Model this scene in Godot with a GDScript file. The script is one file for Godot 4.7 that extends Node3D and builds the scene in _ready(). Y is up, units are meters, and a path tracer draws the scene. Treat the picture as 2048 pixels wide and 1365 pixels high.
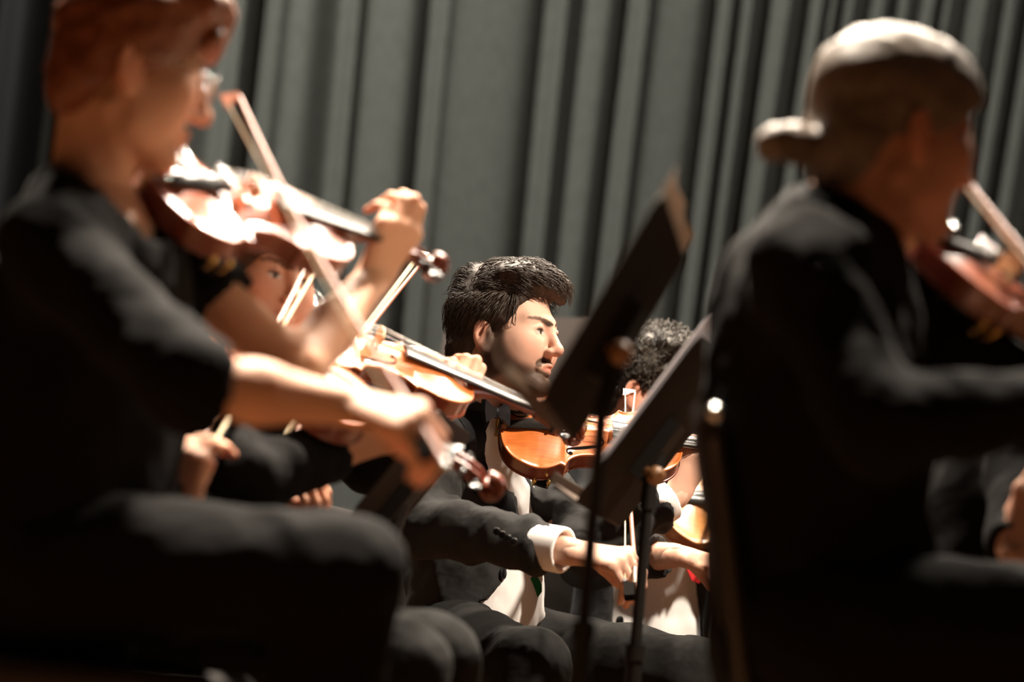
extends Node3D

var M := {}
var SH := {}
var used := {}
var INFO := {}

# ---------------------------------------------------------------- mesh helpers
class MB:
	var p := PackedVector3Array()
	var c := PackedColorArray()
	var ix := PackedInt32Array()
	var colored := false
	func v(a: Vector3, col := Color.WHITE) -> int:
		p.append(a)
		c.append(col)
		return p.size() - 1
	func tri(a: int, b: int, d: int) -> void:
		ix.append(a)
		ix.append(d)
		ix.append(b)
	func quad(a: int, b: int, d: int, e: int) -> void:
		tri(a, b, d)
		tri(a, d, e)
	func face(pts: Array) -> void:
		var i0 := p.size()
		for q in pts:
			v(q)
		for k in range(1, pts.size() - 1):
			tri(i0, i0 + k, i0 + k + 1)
	func box(center: Vector3, size: Vector3, b := Basis.IDENTITY) -> void:
		var q := []
		for k in 8:
			var s := Vector3(1 if k & 1 else -1, 1 if k & 2 else -1, 1 if k & 4 else -1) * size * 0.5
			q.append(center + b * s)
		for f in [[4, 5, 7, 6], [1, 0, 2, 3], [5, 1, 3, 7], [0, 4, 6, 2], [6, 7, 3, 2], [0, 1, 5, 4]]:
			face([q[f[0]], q[f[1]], q[f[2]], q[f[3]]])
	func rings(rows: Array, closed := true, caps := true) -> void:
		var n: int = rows[0].size()
		var i0 := p.size()
		for r in rows:
			for q in r:
				v(q)
		for i in rows.size() - 1:
			for j in (n if closed else n - 1):
				var a := i0 + i * n + j
				var b := i0 + i * n + (j + 1) % n
				quad(a, b, b + n, a + n)
		if caps and closed:
			for e in 2:
				var row: Array = rows[0] if e == 0 else rows[-1]
				var m := Vector3.ZERO
				for q in row:
					m += q
				var ci := v(m / n)
				var j0 := p.size()
				for q in row:
					v(q)
				for j in n:
					if e == 0:
						tri(ci, j0 + (j + 1) % n, j0 + j)
					else:
						tri(ci, j0 + j, j0 + (j + 1) % n)
	func sweep(pts: Array, rx: Array, ry: Array, up: Vector3, sides := 10, caps := true) -> void:
		var rows := []
		for i in pts.size():
			var t: Vector3 = (pts[mini(i + 1, pts.size() - 1)] - pts[maxi(i - 1, 0)]).normalized()
			var s := up.cross(t)
			if s.length() < 0.01:
				s = Vector3(0.3, 0.9, 0.2).cross(t)
			s = s.normalized()
			var u := t.cross(s)
			var row := []
			for k in sides:
				var a := TAU * k / sides
				row.append(pts[i] + s * cos(a) * rx[i] + u * sin(a) * ry[i])
			rows.append(row)
		rings(rows, true, caps)
	func tube(pts: Array, r: float, sides := 8) -> void:
		var rr := []
		for q in pts:
			rr.append(r)
		sweep(pts, rr, rr, Vector3(0.13, 0.98, 0.17), sides)
	func ball(center: Vector3, r: Vector3, b := Basis.IDENTITY, n := 10) -> void:
		var rows := []
		for i in n + 1:
			var th := lerpf(0.02, PI - 0.02, float(i) / n)
			var row := []
			for k in n * 2:
				var a := TAU * k / (n * 2)
				row.append(center + b * (Vector3(sin(th) * cos(a), -cos(th), -sin(th) * sin(a)) * r))
			rows.append(row)
		rings(rows, true, true)
	# thin plate of a polygon in space, thick along nrm
	func plate(pts: Array, nrm: Vector3, thick: float) -> void:
		var u: Vector3 = (pts[1] - pts[0])
		u = (u - nrm * u.dot(nrm)).normalized()
		var w := nrm.cross(u)
		var flat := PackedVector2Array()
		for q in pts:
			flat.append(Vector2(q.dot(u), q.dot(w)))
		var t := Geometry2D.triangulate_polygon(flat)
		var ccw := not Geometry2D.is_polygon_clockwise(flat)
		var off := nrm * thick
		for side in 2:
			var i0 := p.size()
			for q in pts:
				v(q + (off if side == 0 else Vector3.ZERO))
			for k in range(0, t.size(), 3):
				var a := i0 + t[k]
				var b := i0 + t[k + 1]
				var d := i0 + t[k + 2]
				var up2: Vector3 = (p[b] - p[a]).cross(p[d] - p[a])
				if (up2.dot(nrm) > 0) == (side == 0):
					tri(a, b, d)
				else:
					tri(a, d, b)
		for i in pts.size():
			var j := (i + 1) % pts.size()
			if ccw:
				face([pts[i], pts[j], pts[j] + off, pts[i] + off])
			else:
				face([pts[j], pts[i], pts[i] + off, pts[j] + off])
	func mesh(m: Material) -> ArrayMesh:
		var n := PackedVector3Array()
		n.resize(p.size())
		for k in range(0, ix.size(), 3):
			var a := ix[k]
			var b := ix[k + 2]
			var d := ix[k + 1]
			var f := (p[b] - p[a]).cross(p[d] - p[a])
			n[a] += f
			n[b] += f
			n[d] += f
		for k in n.size():
			n[k] = n[k].normalized() if n[k].length_squared() > 0 else Vector3.UP
		var arr := []
		arr.resize(Mesh.ARRAY_MAX)
		arr[Mesh.ARRAY_VERTEX] = p
		arr[Mesh.ARRAY_NORMAL] = n
		arr[Mesh.ARRAY_INDEX] = ix
		if colored:
			arr[Mesh.ARRAY_COLOR] = c
		var out := ArrayMesh.new()
		out.add_surface_from_arrays(Mesh.PRIMITIVE_TRIANGLES, arr)
		out.surface_set_material(0, m)
		return out

# ---------------------------------------------------------------- distance field on a grid, meshed as surface nets
class Field:
	var h: float
	var o: Vector3
	var nx: int
	var ny: int
	var nz: int
	var v := PackedFloat32Array()
	func _init(lo: Vector3, hi: Vector3, cell: float) -> void:
		h = cell
		o = lo
		nx = int(ceil((hi.x - lo.x) / h)) + 1
		ny = int(ceil((hi.y - lo.y) / h)) + 1
		nz = int(ceil((hi.z - lo.z) / h)) + 1
		v.resize(nx * ny * nz)
		v.fill(1.0)
	func cone(a: Vector3, b: Vector3, ra: float, rb: float, k := 0.02, sq := Vector3.ZERO, s := 1.0, cut := false) -> void:
		var e := maxf(ra, rb) + k + 2.0 * h
		var lo := ((a.min(b) - Vector3.ONE * e - o) / h).floor()
		var hi := ((a.max(b) + Vector3.ONE * e - o) / h).ceil()
		var x0 := maxi(0, int(lo.x))
		var x1 := mini(nx - 1, int(hi.x))
		var y0 := maxi(0, int(lo.y))
		var y1 := mini(ny - 1, int(hi.y))
		var z0 := maxi(0, int(lo.z))
		var z1 := mini(nz - 1, int(hi.z))
		var ab := b - a
		var flat := s != 1.0
		if flat:
			ab += sq * (ab.dot(sq) * (s - 1.0))
		var l2 := maxf(ab.length_squared(), 1e-9)
		var dr := rb - ra
		var ik := 0.25 / k
		for z in range(z0, z1 + 1):
			for y in range(y0, y1 + 1):
				var i := (z * ny + y) * nx + x0
				var q := Vector3(o.x + x0 * h, o.y + y * h, o.z + z * h) - a
				for x in range(x0, x1 + 1):
					var w := q
					if flat:
						w += sq * (w.dot(sq) * (s - 1.0))
					var t := clampf(w.dot(ab) / l2, 0.0, 1.0)
					var d := (w - ab * t).length() - ra - dr * t
					var cur := v[i]
					if cut:
						d = -d
						var g := k - absf(d - cur)
						v[i] = maxf(d, cur) + (g * g * ik if g > 0.0 else 0.0)
					else:
						var g := k - absf(d - cur)
						v[i] = minf(d, cur) - (g * g * ik if g > 0.0 else 0.0)
					i += 1
					q.x += h
	func ell(c: Vector3, r: Vector3, b := Basis.IDENTITY, k := 0.02, cut := false) -> void:
		var big := maxf(r.x, maxf(r.y, r.z)) + k + 2.0 * h
		var lo := ((c - Vector3.ONE * big - o) / h).floor()
		var hi := ((c + Vector3.ONE * big - o) / h).ceil()
		var x0 := maxi(0, int(lo.x))
		var x1 := mini(nx - 1, int(hi.x))
		var y0 := maxi(0, int(lo.y))
		var y1 := mini(ny - 1, int(hi.y))
		var z0 := maxi(0, int(lo.z))
		var z1 := mini(nz - 1, int(hi.z))
		var bi := b.transposed()
		var ir := Vector3(1.0 / r.x, 1.0 / r.y, 1.0 / r.z)
		var ik := 0.25 / k
		for z in range(z0, z1 + 1):
			for y in range(y0, y1 + 1):
				var i := (z * ny + y) * nx + x0
				var q := Vector3(o.x + x0 * h, o.y + y * h, o.z + z * h) - c
				for x in range(x0, x1 + 1):
					var w := (bi * q) * ir
					var k0 := w.length()
					var d := k0 * (k0 - 1.0) / maxf((w * ir).length(), 1e-5)
					var cur := v[i]
					if cut:
						d = -d
						var g := k - absf(d - cur)
						v[i] = maxf(d, cur) + (g * g * ik if g > 0.0 else 0.0)
					else:
						var g := k - absf(d - cur)
						v[i] = minf(d, cur) - (g * g * ik if g > 0.0 else 0.0)
					i += 1
					q.x += h
	# cloth ridges that run part way round a limb
	func creases(a: Vector3, b: Vector3, ra: float, rb: float, count: int, seed_: int, r := 0.009, lift := 0.0) -> void:
		var rng := RandomNumberGenerator.new()
		rng.seed = seed_
		var ax := (b - a).normalized()
		var e1 := ax.cross(Vector3(0.2, 0.3, 0.93)).normalized()
		var e2 := ax.cross(e1)
		for i in count:
			var t := (i + rng.randf_range(0.1, 0.9)) / count
			var ang := rng.randf() * TAU
			var span := rng.randf_range(1.2, 2.6)
			var drift := rng.randf_range(-0.16, 0.16)
			var last := Vector3.ZERO
			for j in 6:
				var w := j / 5.0
				var tt := clampf(t + drift * (w - 0.5), 0.02, 0.98)
				var th := ang + span * w
				var q := a.lerp(b, tt) + (e1 * cos(th) + e2 * sin(th)) * (lerpf(ra, rb, tt) - r * 0.42 + lift)
				if j > 0:
					cone(last, q, r * sin(0.25 + 2.6 * (w - 0.2)) + 0.001, r * sin(0.25 + 2.6 * minf(w, 0.98)) + 0.001, 0.012)
				last = q
	# take away the prism of a polygon (points in the plane of u and w round c), for the half space ahead of c along n
	func cut_prism(c: Vector3, u: Vector3, w: Vector3, n: Vector3, poly: PackedVector2Array, k := 0.004, back := -0.02, ahead := 0.165) -> void:
		for z in nz:
			for y in ny:
				var i := (z * ny + y) * nx
				for x in nx:
					if v[i] < 4.0 * h:
						var q := Vector3(o.x + x * h, o.y + y * h, o.z + z * h) - c
						var dn := q.dot(n)
						if dn > back - 2.0 * h:
							var a := Vector2(q.dot(u), q.dot(w))
							var best := 1e9
							var inside := false
							var j := poly.size() - 1
							for m in poly.size():
								var e := poly[j] - poly[m]
								var g := a - poly[m]
								best = minf(best, (g - e * clampf(g.dot(e) / e.length_squared(), 0.0, 1.0)).length_squared())
								if (poly[m].y > a.y) != (poly[j].y > a.y) and a.x < (poly[j].x - poly[m].x) * (a.y - poly[m].y) / (poly[j].y - poly[m].y) + poly[m].x:
									inside = not inside
								j = m
							var d := sqrt(best) * (1.0 if inside else -1.0)
							d = minf(minf(d, dn - back), ahead - dn)
							var t := k - absf(d - v[i])
							v[i] = maxf(v[i], d) + (t * t * 0.25 / k if t > 0.0 else 0.0)
					i += 1
	func below(c: Vector3, n: Vector3, k := 0.003) -> void:   # keep only what lies behind the plane
		for z in nz:
			for y in ny:
				var i := (z * ny + y) * nx
				for x in nx:
					if v[i] < 0.5:
						var d := (Vector3(o.x + x * h, o.y + y * h, o.z + z * h) - c).dot(n)
						var t := k - absf(d - v[i])
						v[i] = maxf(v[i], d) + (t * t * 0.25 / k if t > 0.0 else 0.0)
					i += 1
	func at(q: Vector3) -> float:
		var g := (q - o) / h
		var x := int(g.x)
		var y := int(g.y)
		var z := int(g.z)
		if x < 0 or y < 0 or z < 0 or x >= nx - 1 or y >= ny - 1 or z >= nz - 1:
			return 1.0
		var i := (z * ny + y) * nx + x
		var fx := g.x - x
		var fy := g.y - y
		var fz := g.z - z
		var a := lerpf(lerpf(v[i], v[i + 1], fx), lerpf(v[i + nx], v[i + nx + 1], fx), fy)
		var j := i + nx * ny
		var b := lerpf(lerpf(v[j], v[j + 1], fx), lerpf(v[j + nx], v[j + nx + 1], fx), fy)
		return lerpf(a, b, fz)
	func settle(q: Vector3, dir: Vector3) -> Vector3:   # press a point onto the cloth, from in front of it
		for k in 120:
			var w := q + dir * (0.14 - k * 0.002)
			if at(w) < 0.0:
				return w
		return q
	func wrinkle(noise: FastNoiseLite, amp: float, stretch := Vector3.ONE) -> void:
		var band := amp + 3.0 * h
		for z in nz:
			for y in ny:
				var i := (z * ny + y) * nx
				for x in nx:
					if absf(v[i]) < band:
						v[i] += amp * noise.get_noise_3dv(Vector3(o.x + x * h, o.y + y * h, o.z + z * h) * stretch)
					i += 1
	func mesh_into(m: MB, paints: Array = [], base := Color.WHITE) -> void:
		var cell := PackedInt32Array()
		cell.resize(v.size())
		cell.fill(-1)
		var sy := nx
		var sz := nx * ny
		var band := 4.0 * h
		var cs := [0, 1, sy, sy + 1, sz, sz + 1, sz + sy, sz + sy + 1]
		var offs := [Vector3(0, 0, 0), Vector3(1, 0, 0), Vector3(0, 1, 0), Vector3(1, 1, 0), Vector3(0, 0, 1), Vector3(1, 0, 1), Vector3(0, 1, 1), Vector3(1, 1, 1)]
		var edges := [[0, 1], [2, 3], [4, 5], [6, 7], [0, 2], [1, 3], [4, 6], [5, 7], [0, 4], [1, 5], [2, 6], [3, 7]]
		var act := PackedInt32Array()
		for z in nz - 1:
			for y in ny - 1:
				var i := z * sz + y * sy
				for x in nx - 1:
					var d0 := v[i]
					if d0 < band and d0 > -band:
						var neg := d0 < 0.0
						if (v[i + 1] < 0.0) != neg or (v[i + sy] < 0.0) != neg or (v[i + sz] < 0.0) != neg or (v[i + sy + 1] < 0.0) != neg or (v[i + sz + 1] < 0.0) != neg or (v[i + sz + sy] < 0.0) != neg or (v[i + sz + sy + 1] < 0.0) != neg:
							var sum := Vector3.ZERO
							var n := 0
							for e in edges:
								var da: float = v[i + cs[e[0]]]
								var db: float = v[i + cs[e[1]]]
								if (da < 0.0) != (db < 0.0):
									var oa: Vector3 = offs[e[0]]
									sum += oa.lerp(offs[e[1]], da / (da - db))
									n += 1
							var q := o + (Vector3(x, y, z) + sum / n) * h
							var col := base
							for pt in paints:
								var dd: float = ((pt[3] as Basis) * (q - pt[0])).length() if pt.size() > 4 else q.distance_to(pt[0])
								if dd < pt[1]:
									col = col.lerp(pt[2], 1.0 - smoothstep(pt[1] * (pt[5] if pt.size() > 5 else 0.65), pt[1], dd))
							cell[i] = m.v(q, col)
							act.append(i)
					i += 1
		for i in act:
			var neg := v[i] < 0.0
			if (v[i + 1] < 0.0) != neg:
				_q(m, cell, i, i - sy, i - sy - sz, i - sz, neg)
			if (v[i + sy] < 0.0) != neg:
				_q(m, cell, i, i - sz, i - sz - 1, i - 1, neg)
			if (v[i + sz] < 0.0) != neg:
				_q(m, cell, i, i - 1, i - 1 - sy, i - sy, neg)
	func _q(m: MB, cell: PackedInt32Array, a: int, b: int, c: int, d: int, neg: bool) -> void:
		if b < 0 or c < 0 or d < 0 or cell[a] < 0 or cell[b] < 0 or cell[c] < 0 or cell[d] < 0:
			return
		if neg:
			m.quad(cell[a], cell[b], cell[c], cell[d])
		else:
			m.quad(cell[a], cell[d], cell[c], cell[b])

# ---------------------------------------------------------------- scene helpers
func numbered(called: String) -> String:
	used[called] = used.get(called, -1) + 1
	return called if used[called] == 0 else "%s_%03d" % [called, used[called]]

func thing(called: String, label: String, category: String, at := Transform3D.IDENTITY, group := "") -> Node3D:
	var n := Node3D.new()
	n.name = numbered(called)
	n.transform = at
	add_child(n)
	n.set_meta("label", label)
	n.set_meta("category", category)
	if group != "":
		n.set_meta("group", group)
	return n

func part(called: String, mesh: Mesh, parent: Node3D, label := "") -> MeshInstance3D:
	var o := MeshInstance3D.new()
	o.name = called
	o.mesh = mesh
	parent.add_child(o, true)
	if label != "":
		o.set_meta("label", label)
	return o

func structure(called: String, mesh: Mesh, label: String) -> MeshInstance3D:
	var o := part(called, mesh, self, label)
	o.set_meta("kind", "structure")
	o.set_meta("category", called.get_slice("_", 0))
	return o

func lin(r: float, g: float, b: float) -> Color:
	return Color(r, g, b).linear_to_srgb()

func mat(called: String, c: Color, rough: float, spec := 0.5, metal := 0.0) -> StandardMaterial3D:
	var m := StandardMaterial3D.new()
	m.resource_name = called
	m.albedo_color = c
	m.roughness = rough
	m.metallic = metal
	m.metallic_specular = spec
	M[called] = m
	return m

func noise(seed_: int, freq: float, kind := FastNoiseLite.TYPE_SIMPLEX_SMOOTH, oct := 3) -> FastNoiseLite:
	var n := FastNoiseLite.new()
	n.seed = seed_
	n.noise_type = kind
	n.frequency = freq
	n.fractal_octaves = oct
	return n

func tex(seed_: int, freq: float, ramp: Array, size := 256, normal := false, strength := 4.0) -> NoiseTexture2D:
	var t := NoiseTexture2D.new()
	t.width = size
	t.height = size
	t.seamless = true
	t.noise = noise(seed_, freq)
	if normal:
		t.as_normal_map = true
		t.bump_strength = strength
	elif ramp.size() > 0:
		var g := Gradient.new()
		g.offsets = PackedFloat32Array([0.0, 0.5, 1.0])
		g.colors = PackedColorArray(ramp)
		t.color_ramp = g
	return t

func frame(fwd: Vector3, up: Vector3) -> Basis:   # x to the person's left, y up, z ahead
	var z := fwd.normalized()
	var x := up.cross(z).normalized()
	return Basis(x, z.cross(x), z)

func catmull(pts: Array, n: int) -> Array:
	var out := []
	for i in pts.size() - 1:
		var p0: Vector3 = pts[maxi(i - 1, 0)]
		var p1: Vector3 = pts[i]
		var p2: Vector3 = pts[i + 1]
		var p3: Vector3 = pts[mini(i + 2, pts.size() - 1)]
		for k in n:
			var t := float(k) / n
			out.append(0.5 * ((2.0 * p1) + (p2 - p0) * t + (2.0 * p0 - 5.0 * p1 + 4.0 * p2 - p3) * t * t + (3.0 * p1 - p0 - 3.0 * p2 + p3) * t * t * t))
	out.append(pts[-1])
	return out


# ---------------------------------------------------------------- violin: y runs from the tail to the scroll, z out of the top plate
const OUT_A := [[0, 0], [22, 1], [45, 5], [65, 13], [82, 26], [94, 44], [102, 62], [103.5, 75], [101, 90], [95, 103], [89, 112], [87, 118], [92.5, 125.5]]
const OUT_B := [[92.5, 125.5], [84, 128], [74, 133], [64, 144], [57.5, 160], [55, 178], [55.5, 195], [59, 209], [65, 220], [73, 227], [79, 231]]
const OUT_C := [[79, 231], [75, 238], [75, 247], [79, 259], [83, 272], [84, 285], [82, 300], [76, 316], [66, 331], [52, 343], [35, 350.5], [18, 354], [0, 355]]

func violin_half() -> Array:
	var half := []
	for sec in [OUT_A, OUT_B, OUT_C]:
		var pts := []
		for q in sec:
			pts.append(Vector3(q[0], q[1], 0) * 0.001)
		var c := catmull(pts, 3)
		if half.size() > 0:
			half.pop_back()
		half.append_array(c)
	return half

func half_width(half: Array, y: float) -> float:
	var w := 0.0
	for i in half.size() - 1:
		var a: Vector3 = half[i]
		var b: Vector3 = half[i + 1]
		if (a.y <= y and b.y >= y) or (b.y <= y and a.y >= y):
			w = maxf(w, lerpf(a.x, b.x, 0.5 if absf(b.y - a.y) < 1e-6 else (y - a.y) / (b.y - a.y)))
	return maxf(w, 0.01)

func arch(s: float) -> float:
	return 0.0150 * (0.5 + 0.5 * cos(PI * minf(s / 0.93, 1.0)))

func plate_mesh(half: Array, up: float, m: Material) -> ArrayMesh:
	var loop: Array = half.duplicate()
	for i in range(half.size() - 2, 0, -1):
		loop.append(Vector3(-half[i].x, half[i].y, 0))
	var prof := [[0.02, 0.0], [0.2, 0], [0.36, 0], [0.5, 0], [0.62, 0], [0.73, 0], [0.82, 0], [0.89, 0], [0.93, 0.0002], [0.955, 0.0012], [0.975, 0.0019], [0.99, 0.0016], [1.0, 0.0004], [1.0, -0.0022], [0.985, -0.0036], [0.93, -0.0036]]
	var rows := []
	for pr in prof:
		var row := []
		for q in loop:
			var c := Vector3(0, clampf(q.y, 0.075, 0.285), 0)
			var w: Vector3 = c.lerp(q, pr[0])
			w.z = up * ((arch(pr[0]) if pr[1] >= 0 else 0.0) + pr[1])
			row.append(w)
		rows.append(row)
	if up > 0:
		rows.reverse()
	var b := MB.new()
	b.rings(rows, true, true)
	return b.mesh(m)

func top_z(half: Array, x: float, y: float) -> float:
	return arch(absf(x) / half_width(half, y))

func violin_shapes() -> void:
	var half := violin_half()
	var dm: Material = M["varnish"]
	SH["top_plate"] = plate_mesh(half, 1.0, dm)
	SH["back_plate"] = plate_mesh(half, -1.0, dm)
	var b := MB.new()
	var loop := []
	for q in half:
		loop.append(q)
	for i in range(half.size() - 2, 0, -1):
		loop.append(Vector3(-half[i].x, half[i].y, 0))
	var rows := []
	for z in [-0.031, -0.002]:
		var row := []
		for q in loop:
			var c := Vector3(0, clampf(q.y, 0.075, 0.285), 0)
			var w: Vector3 = c.lerp(q, 0.972)
			w.z = z
			row.append(w)
		rows.append(row)
	b.rings(rows, true, false)
	SH["ribs"] = b.mesh(dm)
	# f holes: dark slits of varying width following the arched top
	for side in [-1, 1]:
		b = MB.new()
		var path := catmull([Vector3(17, 190, 2.6), Vector3(19.5, 196, 1.6), Vector3(25, 198.5, 1.3), Vector3(30, 195, 1.9), Vector3(33, 186, 2.6), Vector3(36, 172, 3.1), Vector3(39, 160, 3.3), Vector3(42, 148, 3.0), Vector3(45, 136, 2.3), Vector3(50, 128.5, 1.4), Vector3(56, 130, 1.5), Vector3(58, 136, 2.0)], 4)
		var lo := []
		var hi := []
		for i in path.size():
			var t: Vector3 = path[mini(i + 1, path.size() - 1)] - path[maxi(i - 1, 0)]
			var n := Vector2(-t.y, t.x).normalized()
			for s in [-1, 1]:
				var q: Vector2 = (Vector2(path[i].x, path[i].y) + n * s * path[i].z) * 0.001
				var w := Vector3(q.x * side, q.y, top_z(half, q.x, q.y) + 0.0004)
				(lo if s < 0 else hi).append(w)
		b.rings([lo, hi] if side < 0 else [hi, lo], false, false)
		for e in [[18.5, 190.5, 3.2], [55.5, 136, 4.2]]:
			var disc := []
			for k in 14:
				var q: Vector2 = (Vector2(e[0], e[1]) + Vector2.from_angle(TAU * k / 14 * side) * e[2]) * 0.001
				disc.append(Vector3(q.x * side, q.y, top_z(half, q.x, q.y) + 0.0005))
			b.face(disc)
		SH["f_hole%d" % side] = b.mesh(M["hollow"])
	# neck with heel, pegbox and scroll
	b = MB.new()
	b.sweep([Vector3(0, 0.345, -0.014), Vector3(0, 0.356, -0.012), Vector3(0, 0.372, -0.002), Vector3(0, 0.40, 0.004), Vector3(0, 0.44, 0.001), Vector3(0, 0.482, -0.003)], [0.016, 0.016, 0.0145, 0.0135, 0.0125, 0.0118], [0.019, 0.019, 0.0125, 0.0095, 0.009, 0.0085], Vector3.BACK, 14)
	SH["neck"] = b.mesh(dm)
	b = MB.new()
	for s in [-1, 1]:
		var cheek := []
		for q in [[0.480, 0.003], [0.500, 0.004], [0.520, 0.002], [0.540, -0.003], [0.552, -0.010], [0.550, -0.024], [0.535, -0.024], [0.515, -0.018], [0.495, -0.013], [0.480, -0.011]]:
			cheek.append(Vector3(s * 0.0095, q[0], q[1]))
		b.plate(cheek, Vector3(s, 0, 0), 0.0042)
	b.sweep([Vector3(0, 0.482, -0.010), Vector3(0, 0.50, -0.014), Vector3(0, 0.52, -0.019), Vector3(0, 0.548, -0.022)], [0.011, 0.011, 0.0105, 0.010], [0.004, 0.004, 0.004, 0.005], Vector3.BACK, 10)
	SH["pegbox"] = b.mesh(dm)
	b = MB.new()
	var sp := []
	var sx := []
	var sr := []
	for k in 46:
		var a := -0.6 + k * 0.255
		var rad := lerpf(0.0215, 0.0035, pow(float(k) / 45, 0.8))
		sp.append(Vector3(0, 0.567 + sin(a) * rad * 0.95 - 0.001, -0.021 - cos(a) * rad * -1.0 * 1.0))
		sx.append(lerpf(0.0105, 0.021, pow(float(k) / 45, 1.1)))
		sr.append(lerpf(0.0075, 0.0035, float(k) / 45))
	b.sweep(sp, sx, sr, Vector3.BACK, 12)
	b.ball(Vector3(0, 0.566, -0.021), Vector3(0.0215, 0.006, 0.006))
	SH["scroll"] = b.mesh(dm)
	# fingerboard
	b = MB.new()
	rows = []
	for i in 9:
		var t := i / 8.0
		var y := lerpf(0.214, 0.484, t)
		var w := lerpf(0.0215, 0.0122, t)
		var z := lerpf(0.0275, 0.0085, t)
		var row := []
		for k in 9:
			var x := lerpf(-1, 1, k / 8.0)
			row.append(Vector3(x * w, y, z - x * x * 0.0025))
		row.append(Vector3(w * 0.98, y, z - 0.0075))
		row.append(Vector3(-w * 0.98, y, z - 0.0075))
		rows.append(row)
	rows.reverse()
	b.rings(rows, true, true)
	SH["fingerboard"] = b.mesh(M["ebony"])
	b = MB.new()
	b.box(Vector3(0, 0.4855, 0.0055), Vector3(0.024, 0.005, 0.009))
	SH["nut"] = b.mesh(M["ebony"])
	# bridge: two feet, waist and a curved crown
	b = MB.new()
	var br := []
	for q in [[-20.5, 13.2], [-10, 13.6], [-8.5, 18], [-3, 20.5], [3, 20.5], [8.5, 18], [10, 13.6], [20.5, 13.2], [19.5, 17.5], [13, 20], [17.5, 25], [18.5, 31], [19.5, 38], [12, 43.5], [4, 46], [-4, 46], [-12, 44.5], [-19.5, 40.5], [-18.5, 31], [-17.5, 25], [-13, 20], [-19.5, 17.5]]:
		br.append(Vector3(q[0] * 0.001, 0.1625, q[1] * 0.001))
	b.plate(br, Vector3(0, -1, 0), 0.0035)
	SH["bridge"] = b.mesh(M["maple"])
	# tailpiece
	b = MB.new()
	rows = []
	for i in 7:
		var t := i / 6.0
		var y := lerpf(0.006, 0.117, t)
		var w := lerpf(0.0095, 0.0215, pow(t, 0.8))
		var z := lerpf(0.013, 0.0325, t)
		var row := []
		for k in 9:
			var x := lerpf(-1, 1, k / 8.0)
			row.append(Vector3(x * w, y, z - x * x * 0.006))
		row.append(Vector3(w * 0.9, y, z - 0.010))
		row.append(Vector3(-w * 0.9, y, z - 0.010))
		rows.append(row)
	rows.reverse()
	b.rings(rows, true, true)
	SH["tailpiece"] = b.mesh(M["ebony"])
	b = MB.new()
	for k in 4:
		var x := (k - 1.5) * 0.0095
		b.tube([Vector3(x, 0.100, 0.031 - absf(k - 1.5) * 0.0014), Vector3(x, 0.104, 0.037), Vector3(x, 0.114, 0.0385), Vector3(x, 0.121, 0.036)], 0.0014, 6)
		b.ball(Vector3(x, 0.101, 0.0395), Vector3(0.003, 0.003, 0.003), Basis.IDENTITY, 5)
	SH["fine_tuner"] = b.mesh(M["steel"])
	for k in 4:
		b = MB.new()
		var x0 := (k - 1.5) * 0.0055
		var x1 := (k - 1.5) * 0.0112
		var zb := 0.0462 - pow((k - 1.6) * 0.0112, 2) * 16.0
		b.tube([Vector3(x0, 0.497, 0.001), Vector3(x0, 0.4855, 0.0106), Vector3(x1, 0.1607, zb), Vector3((k - 1.5) * 0.0095, 0.118, 0.0375)], 0.0005, 5)
		SH["violin_string%d" % k] = b.mesh(M["string"])
	# chinrest: a dished cup over the lower left bout with its clamp
	b = MB.new()
	rows = []
	for pr in [[0.02, 0.021], [0.4, 0.0215], [0.7, 0.0245], [0.88, 0.0295], [0.96, 0.0315], [1.0, 0.0305], [1.02, 0.026], [0.97, 0.020], [0.7, 0.0165], [0.1, 0.0165]]:
		var row := []
		for k in 28:
			var a := TAU * k / 28
			row.append(Vector3(-0.050 + cos(a) * 0.046 * pr[0], 0.036 + sin(a) * (0.036 if sin(a) < 0 else 0.030) * pr[0], pr[1] + 0.002))
		rows.append(row)
	rows.reverse()
	b.rings(rows, true, true)
	b.box(Vector3(-0.012, 0.004, 0.014), Vector3(0.055, 0.014, 0.012))
	SH["chin_rest"] = b.mesh(M["ebony_gloss"])
	b = MB.new()
	for x in [-0.03, -0.008]:
		b.tube([Vector3(x, -0.004, 0.016), Vector3(x, -0.0045, -0.036)], 0.0026, 8)
		b.tube([Vector3(x, -0.0045, -0.036), Vector3(x, 0.012, -0.037)], 0.003, 8)
	SH["chin_rest_clamp"] = b.mesh(M["brass"])
	# shoulder rest below the back
	b = MB.new()
	var sh := []
	for k in 13:
		var t := k / 12.0
		sh.append(Vector3(lerpf(-0.095, 0.095, t), 0.085 + 0.02 * sin(t * PI), -0.062 - 0.014 * sin(t * PI * 2.0) + 0.006))
	var a1 := []
	var a2 := []
	for k in 13:
		a1.append(0.004)
		a2.append(0.016)
	b.sweep(sh, a2, a1, Vector3.BACK, 10)
	SH["shoulder_rest"] = b.mesh(M["rubber"])
	for s in [-1, 1]:
		b = MB.new()
		b.tube([Vector3(s * 0.088, 0.078, -0.056), Vector3(s * 0.088, 0.098, -0.056)], 0.003, 7)
		for dy in [-0.014, 0.014]:
			b.tube([Vector3(s * 0.088, 0.088 + dy * 0.4, -0.056), Vector3(s * 0.101, 0.085 + dy, -0.048), Vector3(s * 0.106, 0.085 + dy, -0.036), Vector3(s * 0.101, 0.085 + dy, -0.029)], 0.0028, 7)
			b.ball(Vector3(s * 0.105, 0.085 + dy, -0.034), Vector3(0.004, 0.005, 0.006), Basis.IDENTITY, 6)
		SH["shoulder_rest_foot%d" % s] = b.mesh(M["brass"])
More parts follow.
